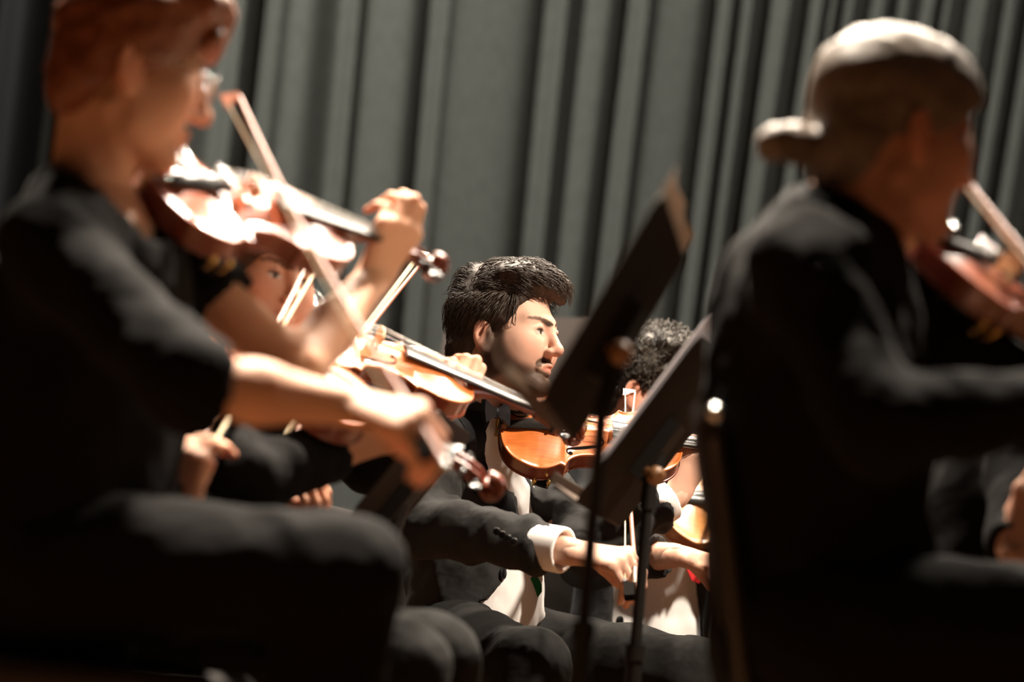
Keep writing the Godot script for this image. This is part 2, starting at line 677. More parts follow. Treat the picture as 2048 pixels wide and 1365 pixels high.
	for k in 4:
		b = MB.new()
		var y: float = 0.497 + k * 0.0135
		var z: float = [-0.003, -0.0045, -0.008, -0.012][k]
		var s := -1.0 if k % 2 == 0 else 1.0
		b.tube([Vector3(-s * 0.012, y, z), Vector3(s * 0.020, y, z)], 0.0034, 8)
		b.tube([Vector3(s * 0.020, y, z), Vector3(s * 0.026, y, z)], 0.0046, 8)
		b.ball(Vector3(s * 0.034, y, z), Vector3(0.0095, 0.0105, 0.0035), Basis(Vector3.RIGHT, 0.5 + k), 7)
		SH["peg%d" % k] = b.mesh(M["ebony"])

func make_violin(label: String, tail: Vector3, scroll: Vector3, tilt: float, varnish: Material, side_varnish: Material) -> Node3D:
	var y := (scroll - tail).normalized()
	var z := (Vector3.UP - y * y.y).normalized()
	z = z.rotated(y, deg_to_rad(tilt))
	var t := thing("violin", label, "violin", Transform3D(Basis(y.cross(z), y, z), tail), "violins being played")
	part("top_plate", SH["top_plate"], t).material_override = varnish
	var bp := part("back_plate", SH["back_plate"], t)
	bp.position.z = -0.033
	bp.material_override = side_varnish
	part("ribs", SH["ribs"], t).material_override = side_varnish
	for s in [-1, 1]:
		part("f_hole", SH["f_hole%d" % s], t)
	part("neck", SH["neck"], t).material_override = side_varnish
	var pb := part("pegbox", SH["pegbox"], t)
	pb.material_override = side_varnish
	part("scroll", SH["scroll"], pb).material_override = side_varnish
	for k in 4:
		part("peg", SH["peg%d" % k], pb)
	part("fingerboard", SH["fingerboard"], t)
	part("nut", SH["nut"], t)
	part("bridge", SH["bridge"], t)
	var tp := part("tailpiece", SH["tailpiece"], t)
	part("fine_tuner", SH["fine_tuner"], tp)
	for k in 4:
		part("violin_string", SH["violin_string%d" % k], t)
	var cr := part("chin_rest", SH["chin_rest"], t)
	part("clamp", SH["chin_rest_clamp"], cr)
	var sr := part("shoulder_rest", SH["shoulder_rest"], t)
	for s in [-1, 1]:
		part("foot", SH["shoulder_rest_foot%d" % s], sr)
	return t

# ---------------------------------------------------------------- bow: y from the button to the head, z from hair to stick
func bow_shapes() -> void:
	var b := MB.new()
	var pts := []
	var rr := []
	for k in 25:
		var t := k / 24.0
		pts.append(Vector3(0, lerpf(0.0, 0.73, t), lerpf(0.020, 0.0165, t) - 0.0115 * sin(PI * pow(t, 1.15)) + 0.001))
		rr.append(lerpf(0.0044, 0.0027, t))
	b.sweep(pts, rr, rr, Vector3.BACK, 8)
	SH["stick"] = b.mesh(M["pernambuco"])
	b = MB.new()
	b.plate([Vector3(-0.003, 0.728, 0.018), Vector3(-0.003, 0.736, 0.0195), Vector3(-0.003, 0.7385, 0.014), Vector3(-0.003, 0.746, 0.000), Vector3(-0.003, 0.744, -0.0035), Vector3(-0.003, 0.720, -0.003), Vector3(-0.003, 0.722, 0.003), Vector3(-0.003, 0.727, 0.008)], Vector3.RIGHT, 0.006)
	b.box(Vector3(0, 0.732, -0.0042), Vector3(0.0085, 0.026, 0.0022))
	SH["bow_head"] = b.mesh(M["pernambuco"])
	b = MB.new()
	b.box(Vector3(0, 0.3915, -0.001), Vector3(0.0095, 0.665, 0.0012))
	SH["hair_ribbon"] = b.mesh(M["horsehair"])
	b = MB.new()
	b.plate([Vector3(-0.0065, 0.012, 0.016), Vector3(-0.0065, 0.012, 0.001), Vector3(-0.0065, 0.016, -0.003), Vector3(-0.0065, 0.058, -0.0035), Vector3(-0.0065, 0.060, 0.002), Vector3(-0.0065, 0.052, 0.007), Vector3(-0.0065, 0.050, 0.016)], Vector3.RIGHT, 0.013)
	SH["frog"] = b.mesh(M["frog_black"])
	b = MB.new()
	b.box(Vector3(0, 0.061, -0.001), Vector3(0.0138, 0.009, 0.006))
	SH["ferrule"] = b.mesh(M["dull_silver"])
	b = MB.new()
	b.tube([Vector3(0, -0.012, 0.0206), Vector3(0, 0.001, 0.0206)], 0.0048, 10)
	SH["button_screw"] = b.mesh(M["steel"])
	b = MB.new()
	b.tube([Vector3(0, 0.052, 0.0178), Vector3(0, 0.125, 0.0140)], 0.0050, 10)
	SH["grip"] = b.mesh(M["silver_thread"])

func make_bow(label: String, frog: Vector3, tip: Vector3, stick_side: Vector3) -> Node3D:
	var y := (tip - frog).normalized()
	var z := (stick_side - y * stick_side.dot(y)).normalized()
	var t := thing("violin_bow", label, "bow", Transform3D(Basis(y.cross(z), y, z), frog), "violin bows being played")
	var st := part("stick", SH["stick"], t)
	part("head", SH["bow_head"], st)
	part("grip", SH["grip"], st)
	part("hair_ribbon", SH["hair_ribbon"], t, "pale horsehair ribbon")
	var fr := part("frog", SH["frog"], t)
	part("ferrule", SH["ferrule"], fr)
	part("button", SH["button_screw"], fr)
	return t

# ---------------------------------------------------------------- music stand
func make_stand(label: String, near_edge: Vector3, up_dir: Vector3, across: Vector3, front: Vector3, desk_mat: Material, w := 0.5, hgt := 0.32) -> Node3D:
	var center := near_edge + across.normalized() * w * 0.5
	var u := up_dir.normalized()
	var a := across.normalized()
	u = (u - a * u.dot(a)).normalized()
	var n := u.cross(a).normalized()
	if n.dot(front) < 0:
		a = -a
		n = -n
	var t := thing("music_stand", label, "music stand", Transform3D(Basis.IDENTITY, Vector3(center.x, 0, center.z) - Vector3(n.x, 0, n.z) * -0.012), "orchestra music stands")
	var inv := t.transform.affine_inverse()
	var c := inv * center
	# desk plate with rounded corners
	var b := MB.new()
	var ring := []
	for k in 24:
		var ang := TAU * k / 24
		var q := Vector2(clampf(cos(ang) * 3.0, -1, 1), clampf(sin(ang) * 3.0, -1, 1))
		var corner := Vector2(signf(cos(ang)), signf(sin(ang)))
		var inset := Vector2(w * 0.5 - 0.03, hgt * 0.5 - 0.03)
		var pt := corner * inset + Vector2.from_angle(ang) * 0.03
		ring.append(c + a * pt.x + u * pt.y)
	b.plate(ring, n, 0.003)
	var desk := part("desk", b.mesh(desk_mat), t)
	b = MB.new()
	var bs := Basis(a, u, n)
	b.box(c - u * (hgt * 0.5 - 0.002) + n * 0.03, Vector3(w - 0.04, 0.004, 0.06), bs)
	b.box(c - u * (hgt * 0.5 - 0.010) + n * 0.059, Vector3(w - 0.04, 0.018, 0.003), bs)
	part("ledge", b.mesh(M["desk_brown"]), desk)
	b = MB.new()
	b.box(c - n * 0.012 - u * 0.02, Vector3(0.07, 0.11, 0.022), bs)
	b.tube([c - n * 0.016 - u * 0.02, c - n * 0.03 - u * 0.06, Vector3(0, c.y - 0.12, 0)], 0.013, 10)
	part("bracket", b.mesh(M["stand_black"]), t)
	b = MB.new()
	b.tube([Vector3(0, c.y - 0.10, 0), Vector3(0, 0.5, 0)], 0.0095, 12)
	b.tube([Vector3(0, 0.56, 0), Vector3(0, 0.10, 0)], 0.0135, 12)
	part("pole", b.mesh(M["stand_black"]), t)
	b = MB.new()
	b.tube([Vector3(0, 0.545, 0), Vector3(0, 0.57, 0)], 0.017, 12)
	part("collar", b.mesh(M["stand_black"]), t)
	for k in 3:
		b = MB.new()
		var d := Vector3(cos(TAU * k / 3 + 0.4), 0, sin(TAU * k / 3 + 0.4))
		b.sweep([Vector3(0, 0.14, 0), d * 0.09 + Vector3(0, 0.075, 0), d * 0.19 + Vector3(0, 0.012, 0)], [0.010, 0.012, 0.014], [0.010, 0.007, 0.006], Vector3.UP, 8)
		part("leg", b.mesh(M["stand_black"]), t)
	INFO[t] = {"u": u, "n": n, "a": a, "c": center}
	return t

func stand_knob(t: Node3D, at: Vector3, dir: Vector3) -> void:
	var b := MB.new()
	var q := t.transform.affine_inverse() * at
	b.sweep([q - dir * 0.02, q - dir * 0.004, q, q + dir * 0.010, q + dir * 0.014], [0.006, 0.006, 0.015, 0.015, 0.009], [0.006, 0.006, 0.015, 0.015, 0.009], Vector3(0.1, 1, 0.1), 14)
	part("knob", b.mesh(M["knob_brown"]), t, "tan tightening knob")

func make_sheet(label: String, center: Vector3, u: Vector3, a: Vector3, n: Vector3, size: Vector2, m: Material, bend := 0.012, seed_ := 0) -> void:
	var t := thing("sheet_music", label, "sheet music", Transform3D(Basis(a, u, n), center), "sheet music on the stands")
	var rows := []
	for side in 2:
		for i in 7:
			var row := []
			var yy := (float(i) / 6 - 0.5) if side == 0 else (0.5 - float(i) / 6)
			for j in 11:
				var x := float(j) / 10 - 0.5
				row.append(Vector3(x * size.x, yy * size.y, bend * (0.5 - 2.0 * absf(absf(x) - 0.25)) * (1.0 + yy) + (0.0012 if side == 0 else 0.0)))
			rows.append(row)
	rows.append(rows[0])
	var b := MB.new()
	b.rings(rows, false, false)
	part("page", b.mesh(m), t)

# ---------------------------------------------------------------- chair at the hips of a sitter
func make_chair(label: String, at: Vector3, facing: Vector3, back_h := 0.82) -> Node3D:
	var f := Vector3(facing.x, 0, facing.z).normalized()
	var l := Vector3.UP.cross(f)
	var t := thing("orchestra_chair", label, "chair", Transform3D(Basis(l, Vector3.UP, f), Vector3(at.x, 0, at.z)), "chairs of the players")
	var b := MB.new()
	var rows := []
	for pr in [[0.9, 0.415], [1.0, 0.425], [1.0, 0.45], [0.93, 0.462], [0.3, 0.458], [0.02, 0.455]]:
		var row := []
		for k in 24:
			var ang := TAU * k / 24
			row.append(Vector3(clampf(cos(ang) * 1.35, -1, 1) * 0.225 * pr[0], pr[1], -clampf(sin(ang) * 1.35, -1, 1) * 0.21 * pr[0] + 0.05))
		rows.append(row)
	b.rings(rows, true, true)
	part("seat", b.mesh(M["chair_black"]), t)
	b = MB.new()
	rows = []
	for i in 9:
		var x := lerpf(-0.21, 0.21, i / 8.0)
		var zc := -0.205 + 0.45 * x * x
		var row := []
		for q in [[back_h - 0.26, 0.0], [back_h - 0.02, -0.05], [back_h, -0.06], [back_h - 0.005, -0.075], [back_h - 0.04, -0.072], [back_h - 0.27, -0.022]]:
			row.append(Vector3(x, q[0], zc + q[1]))
		rows.append(row)
	b.rings(rows, true, true)
	var bk := part("backrest", b.mesh(M["chair_black"]), t)
	for s in [-1, 1]:
		b = MB.new()
		b.ball(Vector3(s * 0.215, back_h - 0.02, -0.24), Vector3(0.011, 0.011, 0.011), Basis.IDENTITY, 7)
		part("bolt", b.mesh(M["steel"]), bk, "chrome bolt")
		b = MB.new()
		b.tube([Vector3(s * 0.20, 0.0, -0.27), Vector3(s * 0.20, 0.43, -0.17), Vector3(s * 0.205, back_h - 0.05, -0.235)], 0.011, 8)
		part("leg", b.mesh(M["chair_metal"]), t)
		b = MB.new()
		b.tube([Vector3(s * 0.20, 0.0, 0.25), Vector3(s * 0.195, 0.42, 0.20), Vector3(s * 0.20, 0.43, -0.16)], 0.011, 8)
		part("leg", b.mesh(M["chair_metal"]), t)
	return t

# ---------------------------------------------------------------- stage lamp: housing, lens that glows, and its light
func make_lamp(label: String, at: Vector3, target: Vector3, energy: float, col: Color, angle: float, size := 0.11) -> void:
	var d := (target - at).normalized()
	var t := thing("stage_light", label, "stage light", Transform3D(Basis.looking_at(d, Vector3(0.02, 1, 0.03)), at), "overhead stage lights")
	var b := MB.new()
	var R := 0.14
	var pts := [Vector3(0, 0, 0.30), Vector3(0, 0, 0.285), Vector3(0, 0, 0.2), Vector3(0, 0, 0.06), Vector3(0, 0, 0.0), Vector3(0, 0, 0.0), Vector3(0, 0, 0.04)]
	b.sweep(pts.slice(0, 5), [0.04, 0.09, 0.11, R, R + 0.01], [0.04, 0.09, 0.11, R, R + 0.01], Vector3.UP, 20, false)
	part("housing", b.mesh(M["stand_black"]), t)
	b = MB.new()
	b.sweep([Vector3(0, 0, 0.03), Vector3(0, 0, 0.012), Vector3(0, 0, 0.008)], [R - 0.005, R - 0.02, 0.02], [R - 0.005, R - 0.02, 0.02], Vector3.UP, 20, true)
	var lm := mat("lens_" + str(t.name), Color(1, 0.95, 0.85), 0.3)
	lm.emission_enabled = true
	lm.emission = col
	lm.emission_energy_multiplier = 6.0
	part("lens", b.mesh(lm), t)
	b = MB.new()
	var y := []
	for k in 13:
		var a := PI * k / 12
		y.append(Vector3(cos(a) * 0.18, sin(a) * 0.22, 0.14))
	b.tube(y, 0.012, 6)
	b.tube([Vector3(0, 0.22, 0.14), Vector3(0, 0.30, 0.14)], 0.02, 8)
	part("yoke", b.mesh(M["stand_black"]), t)
	var L := SpotLight3D.new()
	L.name = "beam"
	t.add_child(L)
	L.position = Vector3(0, 0, -0.02)
	L.light_energy = energy
	L.light_color = col
	L.spot_angle = angle
	L.spot_angle_attenuation = 0.6
	L.spot_range = 30.0
	L.spot_attenuation = 2.0
	L.light_size = size
	L.shadow_enabled = true


# ---------------------------------------------------------------- people
func add_head(F: Field, T: Transform3D, s: float, female: bool, neck_base: Vector3) -> void:
	var B := T.basis
	var w := 0.93 if female else 1.0
	var L := func(x: float, y: float, z: float) -> Vector3: return T * (Vector3(x * w, y, z) * s)
	var E := func(x: float, y: float, z: float, rx: float, ry: float, rz: float, k: float, cut := false) -> void: F.ell(T * (Vector3(x * w, y, z) * s), Vector3(rx * w, ry, rz) * s, B, k * s, cut)
	E.call(0, 0.034, -0.018, 0.074, 0.084, 0.094, 0.02)
	E.call(0, -0.028, 0.030, 0.058, 0.086, 0.060, 0.03)
	var jw := 0.018 if female else 0.022
	for sx in [-1, 1]:
		F.cone(L.call(sx * 0.052, -0.045, 0.0), L.call(sx * 0.045, -0.078, 0.015), 0.02 * s, jw * s, 0.025 * s)
		F.cone(L.call(sx * 0.045, -0.078, 0.015), L.call(sx * 0.012, -0.101, 0.074), jw * s, 0.016 * s, 0.025 * s)
	F.cone(L.call(-0.010, -0.100, 0.076), L.call(0.010, -0.100, 0.076), 0.0165 * s, 0.0165 * s, 0.015 * s)
	# brow, cheekbones
	for sx in [-1, 1]:
		F.cone(L.call(sx * 0.010, 0.021, 0.0835), L.call(sx * 0.044, 0.024, 0.066), 0.0085 * s, 0.008 * s, 0.02 * s)
		E.call(sx * 0.041, -0.022, 0.060, 0.022, 0.022, 0.020, 0.04)
		E.call(sx * 0.046, -0.044, 0.036, 0.020, 0.034, 0.034, 0.03)
	# eye sockets, then lids over the eyeballs
	for sx in [-1, 1]:
		E.call(sx * 0.031, 0.004, 0.096, 0.017, 0.0115, 0.014, 0.012, true)
		E.call(sx * 0.032, 0.003, 0.0735, 0.0160, 0.0125, 0.0125, 0.004)
		F.cone(L.call(sx * 0.018, 0.0065, 0.0815), L.call(sx * 0.032, 0.0085, 0.0845), 0.0040 * s, 0.0052 * s, 0.004 * s)
		F.cone(L.call(sx * 0.032, 0.0085, 0.0845), L.call(sx * 0.050, 0.002, 0.0735), 0.0052 * s, 0.0032 * s, 0.004 * s)
		F.cone(L.call(sx * 0.020, -0.002, 0.082), L.call(sx * 0.033, -0.0075, 0.0828), 0.003 * s, 0.003 * s, 0.004 * s)
		F.cone(L.call(sx * 0.033, -0.0075, 0.0828), L.call(sx * 0.049, -0.002, 0.0735), 0.003 * s, 0.0028 * s, 0.004 * s)
	# nose
	F.cone(L.call(0, 0.016, 0.0845), L.call(0, -0.028, 0.1105), 0.0075 * s, 0.0095 * s, 0.012 * s)
	F.cone(L.call(0, -0.032, 0.1105), L.call(0, -0.0335, 0.1085), 0.0105 * s, 0.010 * s, 0.008 * s)
	for sx in [-1, 1]:
		E.call(sx * 0.0125, -0.035, 0.0995, 0.0075, 0.0068, 0.0095, 0.006)
		E.call(sx * 0.0065, -0.0435, 0.1035, 0.0034, 0.0022, 0.005, 0.003, true)
	# mouth
	F.cone(L.call(-0.021, -0.0655, 0.0825), L.call(0, -0.0605, 0.0945), 0.0045 * s, 0.0062 * s, 0.006 * s)
	F.cone(L.call(0.021, -0.0655, 0.0825), L.call(0, -0.0605, 0.0945), 0.0045 * s, 0.0062 * s, 0.006 * s)
	F.cone(L.call(-0.017, -0.070, 0.083), L.call(0.0, -0.0735, 0.0915), 0.0045 * s, 0.0072 * s, 0.006 * s)
	F.cone(L.call(0.017, -0.070, 0.083), L.call(0.0, -0.0735, 0.0915), 0.0045 * s, 0.0072 * s, 0.006 * s)
	F.cone(L.call(-0.016, -0.0672, 0.0935), L.call(0.0, -0.0668, 0.1005), 0.0015 * s, 0.0018 * s, 0.003 * s, Vector3.ZERO, 1.0, true)
	F.cone(L.call(0.016, -0.0672, 0.0935), L.call(0.0, -0.0668, 0.1005), 0.0015 * s, 0.0018 * s, 0.003 * s, Vector3.ZERO, 1.0, true)
	# ears
	for sx in [-1, 1]:
		var eb := B * Basis(Vector3.UP, -sx * 0.35) * Basis(Vector3.RIGHT, -0.18)
		F.ell(L.call(sx * 0.0785, -0.018, -0.012), Vector3(0.0075, 0.032, 0.0185) * s, eb, 0.006 * s)
		F.ell(L.call(sx * 0.0845, -0.013, -0.009), Vector3(0.0055, 0.0175, 0.0105) * s, eb, 0.005 * s, true)
		F.cone(L.call(sx * 0.0835, -0.002, -0.004), L.call(sx * 0.0825, -0.026, -0.012), 0.003 * s, 0.003 * s, 0.004 * s)
		E.call(sx * 0.077, -0.044, -0.006, 0.006, 0.008, 0.007, 0.006)
	# neck
	var nr := 0.049 if female else 0.056
	F.cone(L.call(0, -0.045, -0.028), neck_base, nr * s, nr * 1.06 * s, 0.025)
	if not female:
		F.cone(L.call(0, -0.10, 0.040), L.call(0, -0.14, 0.028), 0.014 * s, 0.014 * s, 0.02 * s)
	for sx in [-1, 1]:
		F.cone(L.call(sx * 0.055, -0.07, -0.02), neck_base + B.z * 0.045 + B.x * sx * 0.012, 0.012, 0.011, 0.018)

func face_paint(T: Transform3D, s: float, o: Dictionary) -> Array:
	var out := []
	var add := func(x: float, y: float, z: float, r: float, c: Color, st := Vector3.ONE, soft := 0.65) -> void:
		out.append([T * (Vector3(x, y, z) * s), r * s, c, (T.basis * Basis.from_scale(st)).inverse(), true, soft])
	var skin: Color = o.skin
	var lip: Color = o.get("lip", skin * Color(0.82, 0.55, 0.52))
	for sx in [-1, 1]:
		add.call(sx * 0.045, -0.025, 0.07, 0.03, skin.lerp(Color(0.62, 0.22, 0.15), 0.22))
		add.call(sx * 0.08, -0.02, -0.012, 0.036, skin.lerp(Color(0.6, 0.17, 0.10), 0.32))
	add.call(0, -0.034, 0.113, 0.016, skin.lerp(Color(0.6, 0.2, 0.14), 0.28))
	if o.has("beard"):
		var bc: Color = o.beard
		for sx in [-1, 1]:
			var chain := catmull([Vector3(0.070, 0.0, 0.012), Vector3(0.066, -0.035, 0.010), Vector3(0.058, -0.066, 0.020), Vector3(0.046, -0.088, 0.042), Vector3(0.026, -0.102, 0.066), Vector3(0.0, -0.108, 0.078)], 3)
			for i in chain.size():
				var q: Vector3 = chain[i]
				add.call(sx * q.x, q.y, q.z, lerpf(0.024, 0.047, minf(i / 6.0, 1.0)), skin.lerp(bc, 0.97), Vector3(1.1, 1.0, 1.0), 0.25)
			add.call(sx * 0.040, -0.11, 0.03, 0.04, skin.lerp(bc, 0.5))
		add.call(0, -0.12, 0.03, 0.045, skin.lerp(bc, 0.6))
		for sx in [-1, 1]:
			add.call(sx * 0.010, -0.0515, 0.096, 0.0135, bc, Vector3(1.3, 0.56, 1.4))
			add.call(sx * 0.018, -0.0545, 0.093, 0.0105, bc, Vector3(1.2, 0.7, 1.3))
			add.call(sx * 0.024, -0.060, 0.087, 0.0095, skin.lerp(bc, 0.9), Vector3(0.9, 1.0, 1.2))
		add.call(0, -0.087, 0.088, 0.008, skin.lerp(bc, 0.7), Vector3(1.2, 0.8, 1))
	add.call(0, -0.0675, 0.096, 0.0125, lip, Vector3(1.75, 0.72, 1))
	var brow: Color = o.get("brow", Color(0.05, 0.03, 0.02))
	for sx in [-1, 1]:
		for k in 6:
			var t := k / 5.0
			add.call(sx * lerpf(0.012, 0.049, t), 0.0180 + 0.006 * sin(t * 2.3), lerpf(0.092, 0.0715, t * t * 0.55 + t * 0.45), lerpf(0.0096, 0.0072, t), brow.lerp(skin, 0.03 + 0.18 * t), Vector3(1.3, 0.62, 1.5))
		add.call(sx * 0.031, -0.0005, 0.085, 0.0085, Color(0.55, 0.46, 0.41), Vector3(2.0, 0.55, 1.6))
		add.call(sx * 0.031 + o.get("gaze", 0.0), -0.0012, 0.0865, 0.0060, o.get("iris", Color(0.05, 0.03, 0.02)), Vector3(0.9, 0.95, 1.2))
		add.call(sx * 0.032, 0.0036, 0.0878, 0.0056, Color(0.03, 0.018, 0.013), Vector3(3.2, 0.46, 2.2))
	return out

# right: +1 right hand, -1 left hand. f wrist to knuckles, n back of the hand. curls: [mcp, pip, dip, spread] per finger in degrees
func add_hand(F: Field, W: Vector3, arm: Vector3, f: Vector3, n: Vector3, right: int, curls: Array, thumb: Array, s := 1.0) -> void:
	f = f.normalized()
	n = (n - f * n.dot(f)).normalized()
	var t := n.cross(f) * right
	var kn := []
	var len3 := [[0.043, 0.026, 0.021], [0.047, 0.030, 0.022], [0.044, 0.028, 0.022], [0.035, 0.021, 0.019]]
	F.cone(W - (W - arm).normalized() * 0.075, W, 0.0285 * s, 0.0245 * s, 0.02, n, 1.25)
	for i in 4:
		var kb: Vector3 = W + (f * [0.089, 0.092, 0.087, 0.078][i] + t * [0.028, 0.0085, -0.0105, -0.0275][i] + n * [0.0, 0.003, 0.001, -0.004][i]) * s
		kn.append(kb)
		F.cone(W + t * (0.014 - i * 0.009) * s, kb, 0.0165 * s, 0.0115 * s, 0.012, n, 1.15)
		var c: Array = curls[i]
		var ff := f.rotated(n, deg_to_rad(c[3]))
		var a := 0.0
		var p: Vector3 = kb
		for j in 3:
			a += deg_to_rad(c[j])
			var q: Vector3 = p + (ff * cos(a) - n * sin(a)) * len3[i][j] * s
			var r0: float = [0.0098, 0.0088, 0.0079][j] * (0.88 if i == 3 else 1.0) * s
			var r1: float = [0.0090, 0.0080, 0.0066][j] * (0.88 if i == 3 else 1.0) * s
			F.cone(p, q, r0, r1, 0.004)
			p = q
	F.cone(kn[0], kn[3], 0.0105 * s, 0.009 * s, 0.012)
	# thumb: three directions in (f, t, n)
	var p := W + (f * 0.018 + t * 0.018 - n * 0.006) * s
	var tl := [0.042, 0.033, 0.026]
	var tr := [0.0165, 0.0115, 0.0100, 0.0082]
	for j in 3:
		var d: Vector3 = thumb[j]
		var q: Vector3 = p + (f * d.x + t * d.y + n * d.z).normalized() * tl[j] * s
		F.cone(p, q, tr[j] * s, tr[j + 1] * s, 0.012 if j == 0 else 0.004)
		p = q

func hair_mesh(T: Transform3D, s: float, adds: Array, cuts: Array, m: Material, cell: float, amp: float, freq: float, seed_: int, strands: Dictionary = {}) -> ArrayMesh:
	var c := T.origin
	var R := 0.24 * s
	if strands.has("reach"):
		R = strands.reach
	var F := Field.new(c - Vector3.ONE * R, c + Vector3.ONE * R, cell)
	for a in adds:
		if a.size() == 4:
			F.cone(T * (a[0] * s), T * (a[1] * s), a[2] * s, a[3] * s, 0.012)
		else:
			F.ell(T * (a[0] * s), a[1] * s, T.basis, a[2])
	for a in cuts:
		F.ell(T * (a[0] * s), a[1] * s, T.basis, a[2] if a.size() > 2 else 0.012, true)
	if amp > 0:
		var nz := noise(seed_, freq, FastNoiseLite.TYPE_SIMPLEX_SMOOTH, 3)
		F.wrinkle(nz, amp)
	var b := MB.new()
	F.mesh_into(b)
	if strands.has("count"):
		var rng := RandomNumberGenerator.new()
		rng.seed = seed_
		var nv := b.p.size()
		var base := b.p.duplicate()
		var inv := T.affine_inverse()
		for k in int(strands.count):
			var q: Vector3 = inv * base[rng.randi() % nv] / s
			if strands.has("skip") and ((q.z > 0.045 and q.y < 0.092) or (q.y < 0.034 and q.z > -0.052 and q.z < 0.06)):
				continue
			var out := (q - Vector3(0, 0.02, -0.02)).normalized()
			var fl: Vector3 = strands.flow.call(q, rng)
			fl = (fl - out * fl.dot(out) * 0.85).normalized()
			var ln: float = strands.len * rng.randf_range(0.6, 1.3)
			var lift: float = strands.lift * rng.randf_range(0.3, 1.6)
			var pts := []
			var rr := []
			var curl: float = strands.get("curl", 0.0)
			var ax := out.cross(fl).normalized()
			var ph := rng.randf() * TAU
			for i in 5:
				var u := i / 4.0
				var g := q - out * 0.003 + fl * ln * u + out * (lift * sin(u * 2.6) - 0.010 * u * u * float(strands.get("down", 1.0)))
				if curl > 0:
					g += (ax * cos(ph + u * 6.5) + out * sin(ph + u * 6.5)) * curl
				pts.append(T * (g * s))
				rr.append(float(strands.thick) * s * (1.0 - 0.8 * u * u))
			b.sweep(pts, rr, rr, T.basis * out, 4, false)
	return b.mesh(m)

